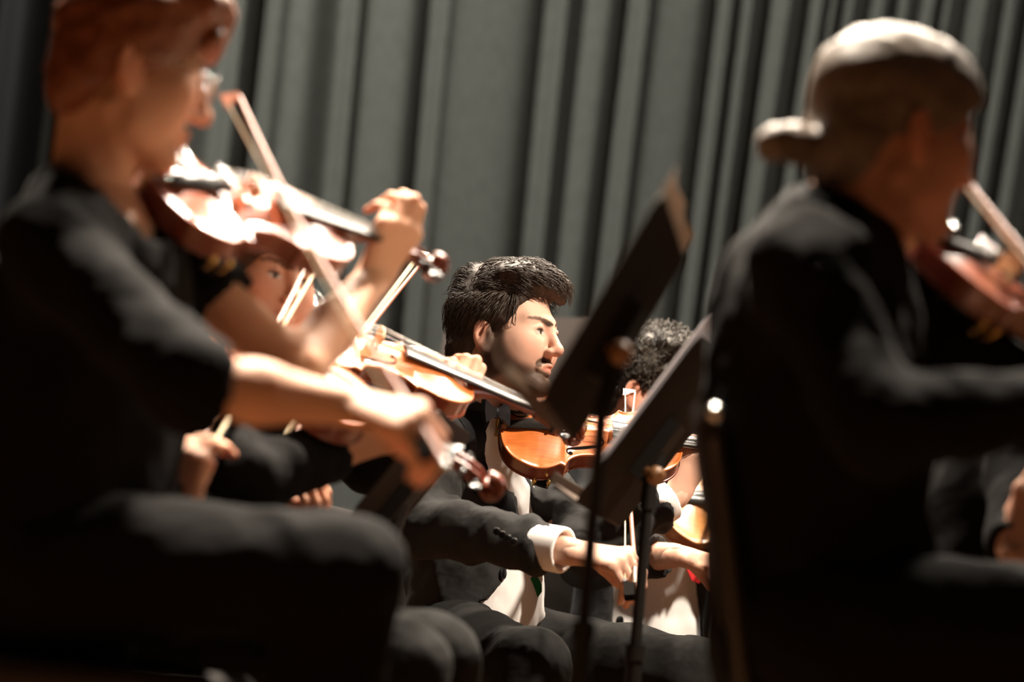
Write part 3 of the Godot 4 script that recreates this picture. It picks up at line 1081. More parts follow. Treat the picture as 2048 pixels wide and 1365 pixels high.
# o: joints (world), head (Transform3D), cloth and skin settings
func make_person(o: Dictionary) -> Node3D:
	var root: Vector3 = o.pelvis
	var t := thing("person", o.label, "person", Transform3D(Basis.IDENTITY, Vector3(root.x, 0, root.z)), "seated string players")
	var base := Transform3D(Basis.IDENTITY, -t.position)
	var J := {}
	for k in ["neck", "shR", "shL", "elR", "elL", "wrR", "wrL", "pelvis", "hipR", "hipL", "knR", "knL"]:
		J[k] = base * (o[k] as Vector3)
	var sc: float = o.get("scale", 1.0)
	var across: Vector3 = (J.shL - J.shR).normalized()
	var midS: Vector3 = (J.shL + J.shR) * 0.5
	var spine: Vector3 = (midS - J.pelvis).normalized()
	var front := across.cross(spine).normalized()
	var H := base * (o.head as Transform3D)
	var hs: float = o.get("head_scale", 1.0)
	var thick: float = o.get("thick", 1.0)
	# feet under the knees
	var an := {}
	for k in ["R", "L"]:
		var kn: Vector3 = J["kn" + k]
		an[k] = Vector3(kn.x, 0.09, kn.z) + Vector3(front.x, 0, front.z) * o.get("foot_ahead", -0.03)
	# ---- body: one skin surface
	var lo: Vector3 = J.pelvis
	var hi: Vector3 = J.pelvis
	for k in J:
		lo = lo.min(J[k])
		hi = hi.max(J[k])
	lo = lo.min(an.R).min(an.L)
	lo -= Vector3.ONE * 0.17
	lo.y = -0.01
	hi += Vector3.ONE * 0.17
	var b := MB.new()
	b.colored = true
	var skin: Color = o.skin
	var F := Field.new(lo, hi, 0.013)
	F.cone(midS - spine * 0.06, J.pelvis + spine * 0.12, 0.125 * thick, 0.115 * thick, 0.04, front, 1.45)
	F.cone(J.pelvis + spine * 0.08, J.pelvis, 0.12 * thick, 0.12, 0.04, front, 1.25)
	F.cone(J.shR, J.shL, 0.045, 0.045, 0.05)
	for k in ["R", "L"]:
		F.cone(J["sh" + k], J["el" + k], 0.041, 0.036, 0.02)
		F.cone(J["el" + k], J["wr" + k].lerp(J["el" + k], 0.55), 0.037, 0.036, 0.02)
		F.cone(J["wr" + k].lerp(J["el" + k], 0.55), J["wr" + k], 0.036, 0.0255, 0.02)
		F.cone(J["hip" + k], J["kn" + k], 0.07, 0.048, 0.03)
		F.cone(J["kn" + k], an[k], 0.048, 0.034, 0.02)
		F.cone(an[k] + Vector3(0, -0.04, 0), an[k] + Vector3(front.x, 0, front.z).normalized() * 0.13 + Vector3(0, -0.055, 0), 0.03, 0.024, 0.02)
	F.cone(J.neck, midS - spine * 0.02, 0.055, 0.07, 0.04)
	F.mesh_into(b, [], skin)
	var cell: float = o.get("head_cell", 0.004)
	var hr := 0.2 * hs
	F = Field.new((H.origin - Vector3.ONE * hr).min(J.neck - Vector3.ONE * 0.07), (H.origin + Vector3.ONE * hr).max(J.neck + Vector3.ONE * 0.07), cell)
	add_head(F, H, hs, o.get("female", false), J.neck)
	F.mesh_into(b, face_paint(H, hs, o), skin)
	for hand in o.get("hands", []):
		var W: Vector3 = J[hand.at]
		F = Field.new(W - Vector3.ONE * 0.2, W + Vector3.ONE * 0.2, o.get("hand_cell", 0.0036))
		var el: Vector3 = J["el" + (hand.at as String).right(1)]
		add_hand(F, W, el, hand.f, hand.n, 1 if hand.at == "wrR" else -1, hand.curls, hand.thumb, hand.get("s", 1.0))
		F.mesh_into(b, [], skin)
	part("body", b.mesh(M["skin"]), t, "bare skin of face, neck and hands")
	# ---- garments
	var cm: Material = o.cloth
	var cc: float = o.get("cloth_cell", 0.011)
	var glo := midS.min(J.pelvis)
	var ghi := midS.max(J.pelvis)
	for k in ["shR", "shL", "elR", "elL", "wrR", "wrL", "neck"]:
		glo = glo.min(J[k])
		ghi = ghi.max(J[k])
	F = Field.new(glo - Vector3.ONE * 0.21, ghi + Vector3.ONE * 0.13, cc)
	var ct: float = o.get("chest", 0.155) * thick
	F.cone(midS - spine * 0.09, J.pelvis + spine * 0.20, ct, ct * 0.97 * o.get("belly", 1.0), 0.05, front, o.get("flat", 1.4))
	F.cone(J.pelvis + spine * 0.20, J.pelvis - spine * 0.02, ct * o.get("belly", 1.0), ct * 1.08 * o.get("belly", 1.0), 0.05, front, 1.25)
	F.cone(J.shR, J.shL, 0.062, 0.062, 0.06)
	F.cone(J.shR + spine * 0.012, J.neck, 0.050, 0.058, 0.05)
	F.cone(J.shL + spine * 0.012, J.neck, 0.050, 0.058, 0.05)
	for k in ["R", "L"]:
		var end: float = o.get("sleeve" + k, 0.93)
		var sh: Vector3 = J["sh" + k]
		var el: Vector3 = J["el" + k]
		var wr: Vector3 = J["wr" + k]
		var sw: float = o.get("sleeve_width", 1.0)
		var up: float = o.get("upper" + k, 1.0)
		F.cone(sh, sh.lerp(el, up), 0.066 * sw, lerpf(0.066, 0.054, up) * sw, 0.03)
		if o.get("crease", 0) > 0:
			F.creases(sh, el, 0.066 * sw, 0.056 * sw, o.crease, o.seed + 31, 0.010)
			F.creases(el, el.lerp(wr, end), 0.057 * sw, 0.046 * sw, o.crease, o.seed + 32, 0.009)
			F.creases(midS - spine * 0.12, J.pelvis + spine * 0.05, ct * 0.72, ct * 0.8, o.crease, o.seed + 33 + (1 if k == "R" else 0), 0.009)
		if end > 0.0:
			F.cone(el, el.lerp(wr, end), 0.057 * sw, (0.044 if end > 0.5 else 0.054) * sw, 0.02)
	for fd in o.get("folds", []):
		F.cone(base * (fd[0] as Vector3), base * (fd[1] as Vector3), fd[2], fd[2] * 0.6, 0.018)
	if o.has("tails"):
		for fd in o.tails:
			F.cone(base * (fd[0] as Vector3), base * (fd[1] as Vector3), fd[2], fd[3], 0.04)
	F.wrinkle(noise(o.seed, 11.0, FastNoiseLite.TYPE_SIMPLEX_SMOOTH, 3), o.get("wrinkle", 0.010), Vector3(1, 0.8, 1))
	var nh: float = o.get("neck_hole", 0.062)
	F.ell(J.neck + spine * 0.065, Vector3(nh, 0.06 + (nh - 0.062) * 2.0, nh), Basis.IDENTITY, 0.006, true)
	for k in ["R", "L"]:      # straight cuffs
		var end: float = o.get("sleeve" + k, 0.93)
		if o.get("upper" + k, 1.0) < 1.0:
			var s0: Vector3 = J["sh" + k]
			var e0: Vector3 = J["el" + k]
			var q0: Vector3 = s0.lerp(e0, o["upper" + k])
			F.cone(q0 + (e0 - s0).normalized() * 0.07, q0 + (e0 - s0).normalized() * 0.11, 0.072, 0.085, 0.003, Vector3.ZERO, 1.0, true)
		elif end > 0.0:
			var el: Vector3 = J["el" + k]
			var wr: Vector3 = J["wr" + k]
			var q := el.lerp(wr, end)
			F.cone(q + (wr - el).normalized() * 0.06, q + (wr - el).normalized() * 0.10, 0.062, 0.075, 0.003, Vector3.ZERO, 1.0, true)
	if o.has("neckline"):
		var nl: Array = o.neckline
		F.ell(base * (nl[0] as Vector3), nl[1], Basis.IDENTITY, 0.008, true)
	if o.has("opening"):
		var polys: Array = o.opening
		for poly in polys:
			var u := across
			var w := front.cross(u)
			var cpt := midS.lerp(J.pelvis, 0.5)
			var f2 := PackedVector2Array()
			for q in poly:
				var e: Vector3 = base * (q as Vector3)
				# follow the line of sight of the tailor: straight onto the chest
				f2.append(Vector2((e - cpt).dot(u), (e - cpt).dot(w)))
			F.cut_prism(cpt, u, w, front, f2, 0.004, 0.03)
	b = MB.new()
	F.mesh_into(b)
	part(o.get("top_name", "jacket"), b.mesh(cm), t, o.get("top_label", ""))
	INFO[t] = {"front": front, "spine": spine, "across": across, "coat": F, "shirt": F}
	if o.get("shirt", false):
		F = Field.new(glo - Vector3.ONE * 0.19, ghi + Vector3.ONE * 0.12, 0.011)
		var st := ct * 0.90
		F.cone(midS - spine * 0.09, J.pelvis + spine * 0.20, st, st * 1.0 * o.get("belly", 1.0), 0.05, front, 1.36)
		F.cone(J.pelvis + spine * 0.20, J.pelvis + spine * 0.07, st * o.get("belly", 1.0), st * 1.06 * o.get("belly", 1.0), 0.05, front, 1.20)
		F.cone(J.neck - spine * 0.02, J.neck + spine * 0.028, 0.064, 0.061, 0.02)
		F.cone(J.neck - spine * 0.03 + front * 0.01, midS - spine * 0.12 + front * 0.02, 0.066, st * 0.85, 0.03, front, 1.15)
		F.wrinkle(noise(o.seed + 7, 14.0, FastNoiseLite.TYPE_SIMPLEX_SMOOTH, 2), 0.009, Vector3(1, 1, 1))
		F.ell(J.neck + spine * 0.06, Vector3(0.059, 0.05, 0.059), Basis.IDENTITY, 0.004, true)
		b = MB.new()
		F.mesh_into(b)
		INFO[t].shirt = F
		for k in ["R", "L"]:
			var el: Vector3 = J["el" + k]
			var wr: Vector3 = J["wr" + k]
			var d := (wr - el).normalized()
			var q := el.lerp(wr, o.get("cuff", 0.985))
			if o.get("no_cuff" + k, false):
				continue
			F = Field.new(q - Vector3.ONE * 0.14, q + Vector3.ONE * 0.08, 0.0036)
			F.cone(q - d * 0.05, q + d * 0.03, 0.0415, 0.0425, 0.004)
			F.below(q, d, 0.003)
			F.cone(q - d * 0.005, q + d * 0.06, 0.034, 0.0365, 0.002, Vector3.ZERO, 1.0, true)
			F.mesh_into(b)
		part("shirt", b.mesh(M["shirt"]), t, "white dress shirt")
	# trousers or skirt
	var tlo: Vector3 = J.pelvis
	var thi: Vector3 = J.pelvis
	for k in ["R", "L"]:
		tlo = tlo.min(J["hip" + k]).min(J["kn" + k]).min(an[k])
		thi = thi.max(J["hip" + k]).max(J["kn" + k]).max(an[k])
	tlo.y = 0.0
	F = Field.new(tlo - Vector3(0.16, 0.0, 0.16), thi + Vector3.ONE * 0.16, 0.013)
	var lw: float = o.get("leg_width", 1.0)
	F.cone(J.pelvis + spine * 0.10, J.pelvis - spine * 0.02, 0.135 * thick, 0.145 * thick, 0.04, front, 1.2)
	for k in ["R", "L"]:
		var hp: Vector3 = J["hip" + k]
		var kn: Vector3 = J["kn" + k]
		F.cone(hp, kn, 0.098 * lw, 0.070 * lw, 0.03)
		F.cone(kn, an[k] + Vector3(0, -0.02, 0), 0.071 * lw, 0.058 * lw, 0.03)
	F.wrinkle(noise(o.seed + 3, 7.0, FastNoiseLite.TYPE_SIMPLEX_SMOOTH, 3), 0.012)
	F.below(Vector3(0, 0.05, 0), Vector3.DOWN)
	b = MB.new()
	F.mesh_into(b)
	part("trousers", b.mesh(o.get("trouser", cm)), t)
	for k in ["R", "L"]:
		var d := Vector3(front.x, 0, front.z).normalized()
		var a: Vector3 = an[k]
		F = Field.new(a + Vector3(-0.24, -0.10, -0.24), a + Vector3(0.24, 0.05, 0.24), 0.010)
		F.cone(a + Vector3(0, -0.042, 0) - d * 0.045, a + Vector3(0, -0.046, 0) + d * 0.14, 0.044, 0.040, 0.02)
		F.cone(a + Vector3(0, -0.01, 0), a + Vector3(0, -0.05, 0) + d * 0.08, 0.042, 0.04, 0.02)
		F.below(Vector3(0, 0.004, 0), Vector3.DOWN)
		b = MB.new()
		F.mesh_into(b)
		part("shoe", b.mesh(M["shoe"]), t)
	# hair
	var hd: Dictionary = o.hair
	part("hair", hair_mesh(H, hs, hd.adds, hd.cuts, hd.mat, hd.get("cell", 0.006), hd.get("amp", 0.006), hd.get("freq", 30.0), o.seed + 11, hd.get("strands", {})), t, hd.get("label", ""))
	return t


func materials() -> void:
	var m: StandardMaterial3D
	m = mat("skin", Color.WHITE, 0.55, 0.28)
	m.vertex_color_use_as_albedo = true
	m.subsurf_scatter_enabled = true
	m.subsurf_scatter_strength = 0.12
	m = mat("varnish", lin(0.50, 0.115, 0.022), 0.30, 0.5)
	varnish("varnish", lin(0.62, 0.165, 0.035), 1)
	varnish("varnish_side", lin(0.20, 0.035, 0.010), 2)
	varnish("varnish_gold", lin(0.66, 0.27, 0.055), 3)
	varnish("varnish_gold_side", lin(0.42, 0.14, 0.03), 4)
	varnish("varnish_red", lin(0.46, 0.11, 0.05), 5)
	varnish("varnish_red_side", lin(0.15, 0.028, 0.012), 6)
	mat("hollow", lin(0.008, 0.005, 0.004), 0.9, 0.1)
	mat("ebony", lin(0.016, 0.014, 0.013), 0.30, 0.5)
	mat("ebony_gloss", lin(0.010, 0.009, 0.009), 0.22, 0.5)
	mat("frog_black", lin(0.010, 0.009, 0.008), 0.9, 0.05)
	mat("maple", lin(0.55, 0.36, 0.17), 0.5)
	mat("steel", lin(0.62, 0.60, 0.57), 0.25, 0.5, 1.0)
	mat("dull_silver", lin(0.14, 0.12, 0.11), 0.65, 0.3, 0.3)
	mat("string", lin(0.55, 0.52, 0.48), 0.3, 0.5, 1.0)
	mat("brass", lin(0.72, 0.48, 0.16), 0.32, 0.5, 1.0)
	mat("rubber", lin(0.012, 0.012, 0.012), 0.8, 0.2)
	m = mat("pernambuco", lin(0.36, 0.13, 0.07), 0.35)
	m.clearcoat_enabled = true
	m.clearcoat = 0.3
	mat("horsehair", lin(0.72, 0.62, 0.42), 0.55)
	mat("silver_thread", lin(0.22, 0.17, 0.14), 0.45, 0.5, 0.6)
	mat("stand_black", lin(0.012, 0.010, 0.009), 0.45, 0.4)
	mat("desk_black", lin(0.027, 0.020, 0.015), 0.7, 0.18)
	mat("desk_brown", lin(0.075, 0.047, 0.03), 0.55, 0.35)
	mat("knob_brown", lin(0.30, 0.14, 0.055), 0.4)
	mat("paper", lin(0.66, 0.58, 0.46), 0.9, 0.2).backlight_enabled = true
	M["paper"].backlight = Color(0.3, 0.3, 0.3)
	mat("paper_cool", lin(0.70, 0.64, 0.70), 0.9, 0.2).backlight_enabled = true
	M["paper_cool"].backlight = Color(0.6, 0.6, 0.6)
	mat("chair_black", lin(0.018, 0.013, 0.011), 0.6, 0.3)
	mat("chair_metal", lin(0.16, 0.15, 0.14), 0.35, 0.5, 1.0)
	mat("shoe", lin(0.012, 0.012, 0.012), 0.3)
	m = mat("shirt", lin(0.80, 0.76, 0.74), 0.85, 0.2)
	cloth("suit_charcoal", lin(0.029, 0.028, 0.0275), 21)
	cloth("suit_black", lin(0.0065, 0.006, 0.006), 22)
	cloth("knit_black", lin(0.006, 0.0055, 0.0055), 23)
	cloth("trouser_charcoal", lin(0.014, 0.0135, 0.013), 24)
	mat("satin", lin(0.009, 0.009, 0.010), 0.5, 0.2)
	mat("button_black", lin(0.010, 0.010, 0.010), 0.2, 0.5)
	mat("green_felt", lin(0.018, 0.14, 0.045), 0.8, 0.2)
	mat("red_badge", lin(0.75, 0.035, 0.045), 0.4)
	hairmat("hair_brown", lin(0.050, 0.032, 0.021))
	hairmat("hair_auburn", lin(0.27, 0.085, 0.033))
	hairmat("hair_grey", lin(0.21, 0.16, 0.125))
	hairmat("hair_chestnut", lin(0.075, 0.034, 0.018))
	hairmat("hair_ash", lin(0.052, 0.039, 0.027))
	m = mat("lens_glass", Color(0.9, 0.95, 0.95, 0.12), 0.05)
	m.transparency = BaseMaterial3D.TRANSPARENCY_ALPHA

func varnish(called: String, c: Color, seed_: int) -> void:
	var m := mat(called, c, 0.34, 0.5)
	m.clearcoat_enabled = true
	m.clearcoat = 0.7
	m.clearcoat_roughness = 0.16
	m.albedo_texture = tex(seed_, 0.02, [Color(0.80, 0.78, 0.74), Color(0.95, 0.93, 0.9), Color(1, 1, 1)], 256)
	m.uv1_triplanar = true
	m.uv1_scale = Vector3(28, 3, 28)

func cloth(called: String, c: Color, seed_: int) -> void:
	var m := mat(called, c, 0.88, 0.16)
	m.rim_enabled = true
	m.rim = 0.12
	m.rim_tint = 0.5
	m.uv1_triplanar = true
	m.uv1_scale = Vector3(5, 5, 5)
	m.normal_enabled = true
	m.normal_scale = 0.55
	m.normal_texture = tex(seed_, 0.012, [], 256, true, 6.0)

func hairmat(called: String, c: Color) -> void:
	var m := mat(called, c, 0.52, 0.45)
	m.uv1_triplanar = true
	m.uv1_scale = Vector3(14, 4, 14)
	m.albedo_texture = tex(called.length(), 0.03, [Color(0.6, 0.58, 0.55), Color(0.85, 0.85, 0.85), Color(1, 1, 1)], 256)

func _ready() -> void:
	# ---- camera
	var cam := Camera3D.new()
	cam.name = "camera"
	cam.transform = Transform3D(Basis(Vector3(0.995884, 0.089740, 0.012692), Vector3(-0.090633, 0.986071, 0.139461), Vector3(-0.000000, -0.140037, 0.990146)), Vector3(0, 0.45, 0))
	cam.near = 0.1
	cam.far = 60.0
	var at := CameraAttributesPhysical.new()
	at.frustum_focal_length = 91.43
	at.frustum_focus_distance = 4.95
	at.frustum_near = 0.1
	at.frustum_far = 60.0
	at.exposure_aperture = 1.9
	cam.attributes = at
	add_child(cam)
	cam.current = true
	# ---- surroundings
	var we := WorldEnvironment.new()
	we.name = "surroundings"
	var e := Environment.new()
	e.background_mode = Environment.BG_COLOR
	e.background_color = Color(0.0, 0.0, 0.0)
	e.tonemap_mode = Environment.TONE_MAPPER_LINEAR
	e.tonemap_exposure = 1.07
	e.sdfgi_enabled = true
	e.ssao_enabled = true
	e.ssil_enabled = true
	we.environment = e
	add_child(we)
	materials()
	# ---- stage lights on their bars above the players
	var warm := Color(1.0, 0.94, 0.86)
	make_lamp("black stage light aimed from the hall side at the bearded man", Vector3(2.6, 4.6, -2.8), Vector3(0.12, 0.85, -5.1), 58.0, warm, 13.0)
	make_lamp("black stage light straight above the front players", Vector3(-0.3, 4.9, -4.4), Vector3(-0.42, 0.9, -3.2), 105.0, warm, 17.0)
	var bar := [[-1.6, -0.7, 26.0], [-0.3, -0.5, 32.0], [1.0, 0.0, 34.0], [2.3, 0.5, 38.0]]
	var names := ["fourth from the right on the rear bar", "third from the right on the rear bar", "second from the right on the rear bar", "first from the right on the rear bar"]
	for i in 4:
		make_lamp("black stage light, " + names[i], Vector3(bar[i][0], 5.0, -6.3), Vector3(bar[i][1], 0.9, -3.7), bar[i][2], warm, 30.0)
	make_lamp("black stage light aimed at the curtain from its left side", Vector3(-2.9, 5.0, -5.4), Vector3(0.2, 2.0, -8.5), 50.0, Color(1.0, 0.98, 0.95), 44.0)
	make_lamp("black stage light aimed at the curtain from its right side", Vector3(3.4, 5.1, -5.2), Vector3(1.0, 2.0, -8.5), 8.0, Color(1.0, 0.98, 0.95), 44.0)
	# ---- the stage
	stage()
	violin_shapes()
	bow_shapes()
	instruments()
	stands()
	players()

func slab(lo: Vector3, hi: Vector3, m: Material) -> ArrayMesh:
	var b := MB.new()
	b.box((lo + hi) * 0.5, hi - lo)
	return b.mesh(m)

func stage() -> void:
	var fm := mat("stage_boards", lin(0.22, 0.115, 0.055), 0.5, 0.35)
	fm.uv1_triplanar = true
	fm.uv1_world_triplanar = true
	fm.uv1_scale = Vector3(1.2, 1, 0.12)
	fm.albedo_texture = tex(71, 0.02, [Color(0.7, 0.66, 0.6), Color(0.9, 0.88, 0.85), Color(1, 1, 1)], 256)
	structure("floor", slab(Vector3(-6, -0.1, -10), Vector3(6, 0, 4), fm), "honey brown wooden stage floor under the players")
	var dark := mat("stage_dark", lin(0.02, 0.02, 0.02), 0.9, 0.2)
	structure("ceiling", slab(Vector3(-6, 7.0, -10), Vector3(6, 7.1, 4), dark), "black ceiling above the stage")
	structure("wall_back", slab(Vector3(-6, 0, -10.1), Vector3(6, 7.1, -10), dark), "dark wall behind the grey curtain")
	structure("wall_left", slab(Vector3(-6.1, 0, -10.1), Vector3(-6, 7.1, 4), dark), "dark side wall of the stage")
	structure("wall_right", slab(Vector3(6, 0, -10.1), Vector3(6.1, 7.1, 4), dark), "dark side wall on the bow side of the stage")
	structure("wall_front", slab(Vector3(-6, 0, 4), Vector3(6, 7.1, 4.1), dark), "dark hall wall behind the viewer")
	# curtain: a ruled cloth between its hem and its heading, folds measured along both
	var folds: Array = [[-1.911, -1.812, -0.075], [-1.823, -1.716, -0.075], [-1.750, -1.640, -0.034], [-1.719, -1.612, 0.027], [-1.654, -1.554, 0.018], [-1.592, -1.499, -0.066], [-1.531, -1.444, 0.052], [-1.452, -1.374, 0.020], [-1.364, -1.296, -0.075], [-1.293, -1.233, 0.060], [-1.188, -1.139, 0.020], [-1.082, -1.045, -0.068], [-1.019, -0.988, 0.054], [-0.953, -0.930, -0.064], [-0.893, -0.877, 0.042], [-0.844, -0.833, 0.014], [-0.768, -0.765, 0.020], [-0.669, -0.677, -0.066], [-0.610, -0.619, 0.039], [-0.568, -0.574, -0.013], [-0.434, -0.434, 0.020], [-0.365, -0.362, -0.060], [-0.313, -0.307, 0.041], [-0.269, -0.261, 0.014], [-0.069, -0.052, 0.020], [0.008, 0.029, -0.066], [0.057, 0.096, 0.049], [0.103, 0.161, -0.017], [0.176, 0.265, 0.017], [0.223, 0.332, -0.064], [0.273, 0.402, 0.048], [0.318, 0.464, 0.016], [0.423, 0.609, 0.017], [0.469, 0.673, -0.054], [0.506, 0.733, 0.030], [0.522, 0.783, -0.037], [0.542, 0.845, 0.037], [0.566, 0.917, -0.054], [0.604, 1.036, 0.046], [0.651, 1.093, -0.058], [0.705, 1.155, 0.027], [0.725, 1.179, -0.034], [0.746, 1.204, 0.027], [0.772, 1.234, -0.034], [0.803, 1.270, 0.030], [0.847, 1.322, -0.054], [0.891, 1.374, 0.032], [0.924, 1.412, -0.039], [0.962, 1.457, 0.030], [0.992, 1.493, -0.037], [1.037, 1.545, 0.027], [1.063, 1.575, -0.034], [1.089, 1.605, 0.027], [1.133, 1.657, -0.054], [1.196, 1.731, 0.043], [1.240, 1.783, -0.054], [1.285, 1.835, 0.039], [1.324, 1.881, -0.049], [1.370, 1.935, 0.045]]
	var f0: Array = folds[0]
	var f1: Array = folds[-1]
	var pre := []
	var k := 1
	while f0[0] - k * 0.11 > -2.0:
		pre.push_front([f0[0] - k * 0.11, f0[1] - k * 0.11, -0.07 - 0.03 * (k % 2)])
		k += 1
	k = 1
	while f1[0] + k * 0.07 < 4.5:
		folds.append([f1[0] + k * 0.07, f1[1] + k * 0.07, -0.05 if k % 2 == 1 else 0.05])
		k += 1
	folds = pre + folds
	var lowp := []
	var topp := []
	for q in folds:
		lowp.append(Vector3(q[0], 0.02, q[2]))
		topp.append(Vector3(q[1], 5.6, q[2]))
	var a := catmull(lowp, 6)
	var c := catmull(topp, 6)
	var rows := []
	for side in 2:
		for i in 15:
			var t := i / 14.0 if side == 0 else 1.0 - i / 14.0
			var row := []
			for j in a.size():
				var p: Vector3 = a[j].lerp(c[j], t)
				row.append(Vector3(p.x + 0.006 * sin(t * 9.0 + j * 0.05), p.y, -8.5 + p.z * 0.85 * (1.0 + 0.15 * sin(t * 5.0 + j * 0.31)) - (0.004 if side == 1 else 0.0)))
			rows.append(row)
	rows.append(rows[0])
	var b := MB.new()
	b.rings(rows, false, false)
	var cm := mat("curtain_cloth", lin(0.067, 0.070, 0.061), 0.8, 0.25)
	cm.rim_enabled = true
	cm.rim = 0.2
	cm.uv1_triplanar = true
	cm.uv1_scale = Vector3(6, 1.5, 6)
	cm.albedo_texture = tex(31, 0.03, [Color(0.86, 0.86, 0.85), Color(0.95, 0.95, 0.95), Color(1, 1, 1)], 256)
	var t := thing("stage_curtain", "tall grey green pleated stage curtain hanging behind all the players", "curtain")
	part("drape", b.mesh(cm), t)
	b = MB.new()
	b.tube([Vector3(-2.2, 5.63, -8.5), Vector3(4.7, 5.63, -8.5)], 0.03, 10)
	part("rail", b.mesh(M["stand_black"]), t)
	# dark side drape at the far left end of the curtain
	lowp = []
	for j in 30:
		lowp.append(Vector3(-3.9 + j * 0.082, 0.02, 0.06 if j % 2 == 0 else -0.06))
	a = catmull(lowp, 4)
	rows = []
	for side in 2:
		for y in ([0.02, 5.6] if side == 0 else [5.6, 0.02]):
			var row := []
			for q in a:
				row.append(Vector3(q.x, y, -7.9 + q.z - (0.004 if side == 1 else 0.0)))
			rows.append(row)
	rows.append(rows[0])
	b = MB.new()
	b.rings(rows, false, false)
	t = thing("side_drape", "black side drape hanging at the far left behind the redheaded violinist", "drape")
	part("drape", b.mesh(mat("drape_black", lin(0.008, 0.008, 0.008), 0.9, 0.2)), t)

func instruments() -> void:
	var va: Material = M["varnish"]
	var vs: Material = M["varnish_side"]
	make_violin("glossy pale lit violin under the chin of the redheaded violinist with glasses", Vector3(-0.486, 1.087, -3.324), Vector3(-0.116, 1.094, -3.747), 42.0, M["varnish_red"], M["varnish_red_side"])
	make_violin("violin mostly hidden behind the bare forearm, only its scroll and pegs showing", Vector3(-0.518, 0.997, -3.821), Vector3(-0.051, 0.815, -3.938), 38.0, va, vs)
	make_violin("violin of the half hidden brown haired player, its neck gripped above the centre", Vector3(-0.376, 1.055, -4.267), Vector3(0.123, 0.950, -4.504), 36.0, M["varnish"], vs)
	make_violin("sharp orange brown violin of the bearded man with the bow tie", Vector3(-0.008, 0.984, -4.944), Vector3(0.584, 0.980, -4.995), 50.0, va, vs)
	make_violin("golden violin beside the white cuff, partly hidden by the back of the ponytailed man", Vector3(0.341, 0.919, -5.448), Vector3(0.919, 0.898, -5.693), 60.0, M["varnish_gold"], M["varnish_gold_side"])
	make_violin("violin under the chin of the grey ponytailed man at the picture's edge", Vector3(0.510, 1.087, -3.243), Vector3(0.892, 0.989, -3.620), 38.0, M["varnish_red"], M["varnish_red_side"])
	make_bow("pale bow of the redheaded violinist crossing the picture diagonally", Vector3(-0.087, 0.723, -3.052), Vector3(-0.424, 1.246, -3.473), Vector3(1, 0.5, 0.0))
	make_bow("bow held by the low hand behind the redheaded violinist's waist", Vector3(-0.427, 0.703, -3.550), Vector3(-0.326, 1.125, -4.146), Vector3(-0.6, 0.6, 0.3))
	make_bow("bow of the brown haired player with its tip beside the brown scroll", Vector3(-0.385, 0.769, -4.065), Vector3(-0.191, 1.211, -4.558), Vector3(0.8, 0.3, 0.0))
	make_bow("upright bow of the bearded man with its tip beside an ear", Vector3(0.237, 0.652, -4.516), Vector3(0.234, 1.073, -5.083), Vector3(0.9, 0.1, 0.2))
	make_bow("bow in the bare hand above the red badge", Vector3(0.463, 0.732, -5.030), Vector3(0.529, 1.105, -5.583), Vector3(0.9, 0.2, 0.2))
	make_bow("bow of the grey ponytailed man at the picture's edge", Vector3(0.785, 0.850, -3.074), Vector3(0.586, 1.209, -3.448), Vector3(0.8, 0.6, 0.0))

func stands() -> void:
	var left := Vector3(-1, 0.5, 0)
	var s := make_stand("tall dark music stand seen edge on in front of the curtain", Vector3(0.104, 0.957, -3.110), Vector3(0.173, 1.101, -3.089) - Vector3(0.045, 0.830, -3.128), Vector3(0.13, 0, -1), left, M["desk_black"], 0.48, 0.295)
	stand_knob(s, Vector3(0.136, 0.911, -3.268), Vector3(0.55, -0.35, 0.75))
	sheet_on(s, "cream sheet music on the tall dark stand edge on before the curtain", M["paper"], 0.034, -0.005)
	s = make_stand("lower dark music stand in front of the curly haired player", Vector3(0.205, 0.910, -3.975), Vector3(0.287, 1.044, -3.956) - Vector3(0.119, 0.775, -3.994), Vector3(0.21, 0, -1), left, M["desk_black"], 0.46, 0.325)
	stand_knob(s, Vector3(0.242, 0.836, -4.086), Vector3(0.55, -0.35, 0.75))
	sheet_on(s, "pale lilac sheet music on the lower stand before the curly haired player", M["paper_cool"], 0.058, 0.03)
	s = make_stand("brown music stand behind the bearded man's head", Vector3(-0.180, 1.311, -6.544), Vector3(-0.174, 1.412, -6.530) - Vector3(-0.169, 1.162, -6.464), Vector3(1, 0, 0.35), Vector3(0, 0, -1), M["desk_brown"], 0.42, 0.26)
	s = make_stand("black music stand beside the elbow of the bearded man", Vector3(-0.179, 0.786, -3.992), Vector3(-0.122, 0.871, -3.980) - Vector3(-0.237, 0.700, -4.004), Vector3(0.15, 0, -1), left, M["desk_black"], 0.36, 0.27)

func sheet_on(s: Node3D, label: String, m: Material, up: float, aside: float) -> void:
	var i: Dictionary = INFO[s]
	make_sheet(label, i.c + i.n * 0.006 + i.u * up + i.a * (aside if i.a.z > 0 else -aside), i.u, i.a, i.n, Vector2(0.44, 0.30), m)

func bead(t: Node3D, called: String, at: Vector3, nrm: Vector3, r: float, m: Material, label := "") -> void:
	var b := MB.new()
	var q := at - t.position
	var n := nrm.normalized()
	b.sweep([q - n * 0.004, q + n * 0.0015, q + n * 0.003, q + n * 0.003, q + n * 0.0015, q + n * 0.0012], [r * 0.9, r, r * 0.93, r * 0.78, r * 0.66, r * 0.1], [r * 0.9, r, r * 0.93, r * 0.78, r * 0.66, r * 0.1], Vector3(0.2, 1, 0.1), 18)
	part(called, b.mesh(m), t, label)

func patch(t: Node3D, called: String, pts: Array, nrm: Vector3, thick: float, m: Material, label := "") -> void:
	var b := MB.new()
	var q := []
	for p in pts:
		q.append(p - t.position)
	b.plate(q, nrm.normalized(), thick)
	part(called, b.mesh(m), t, label)

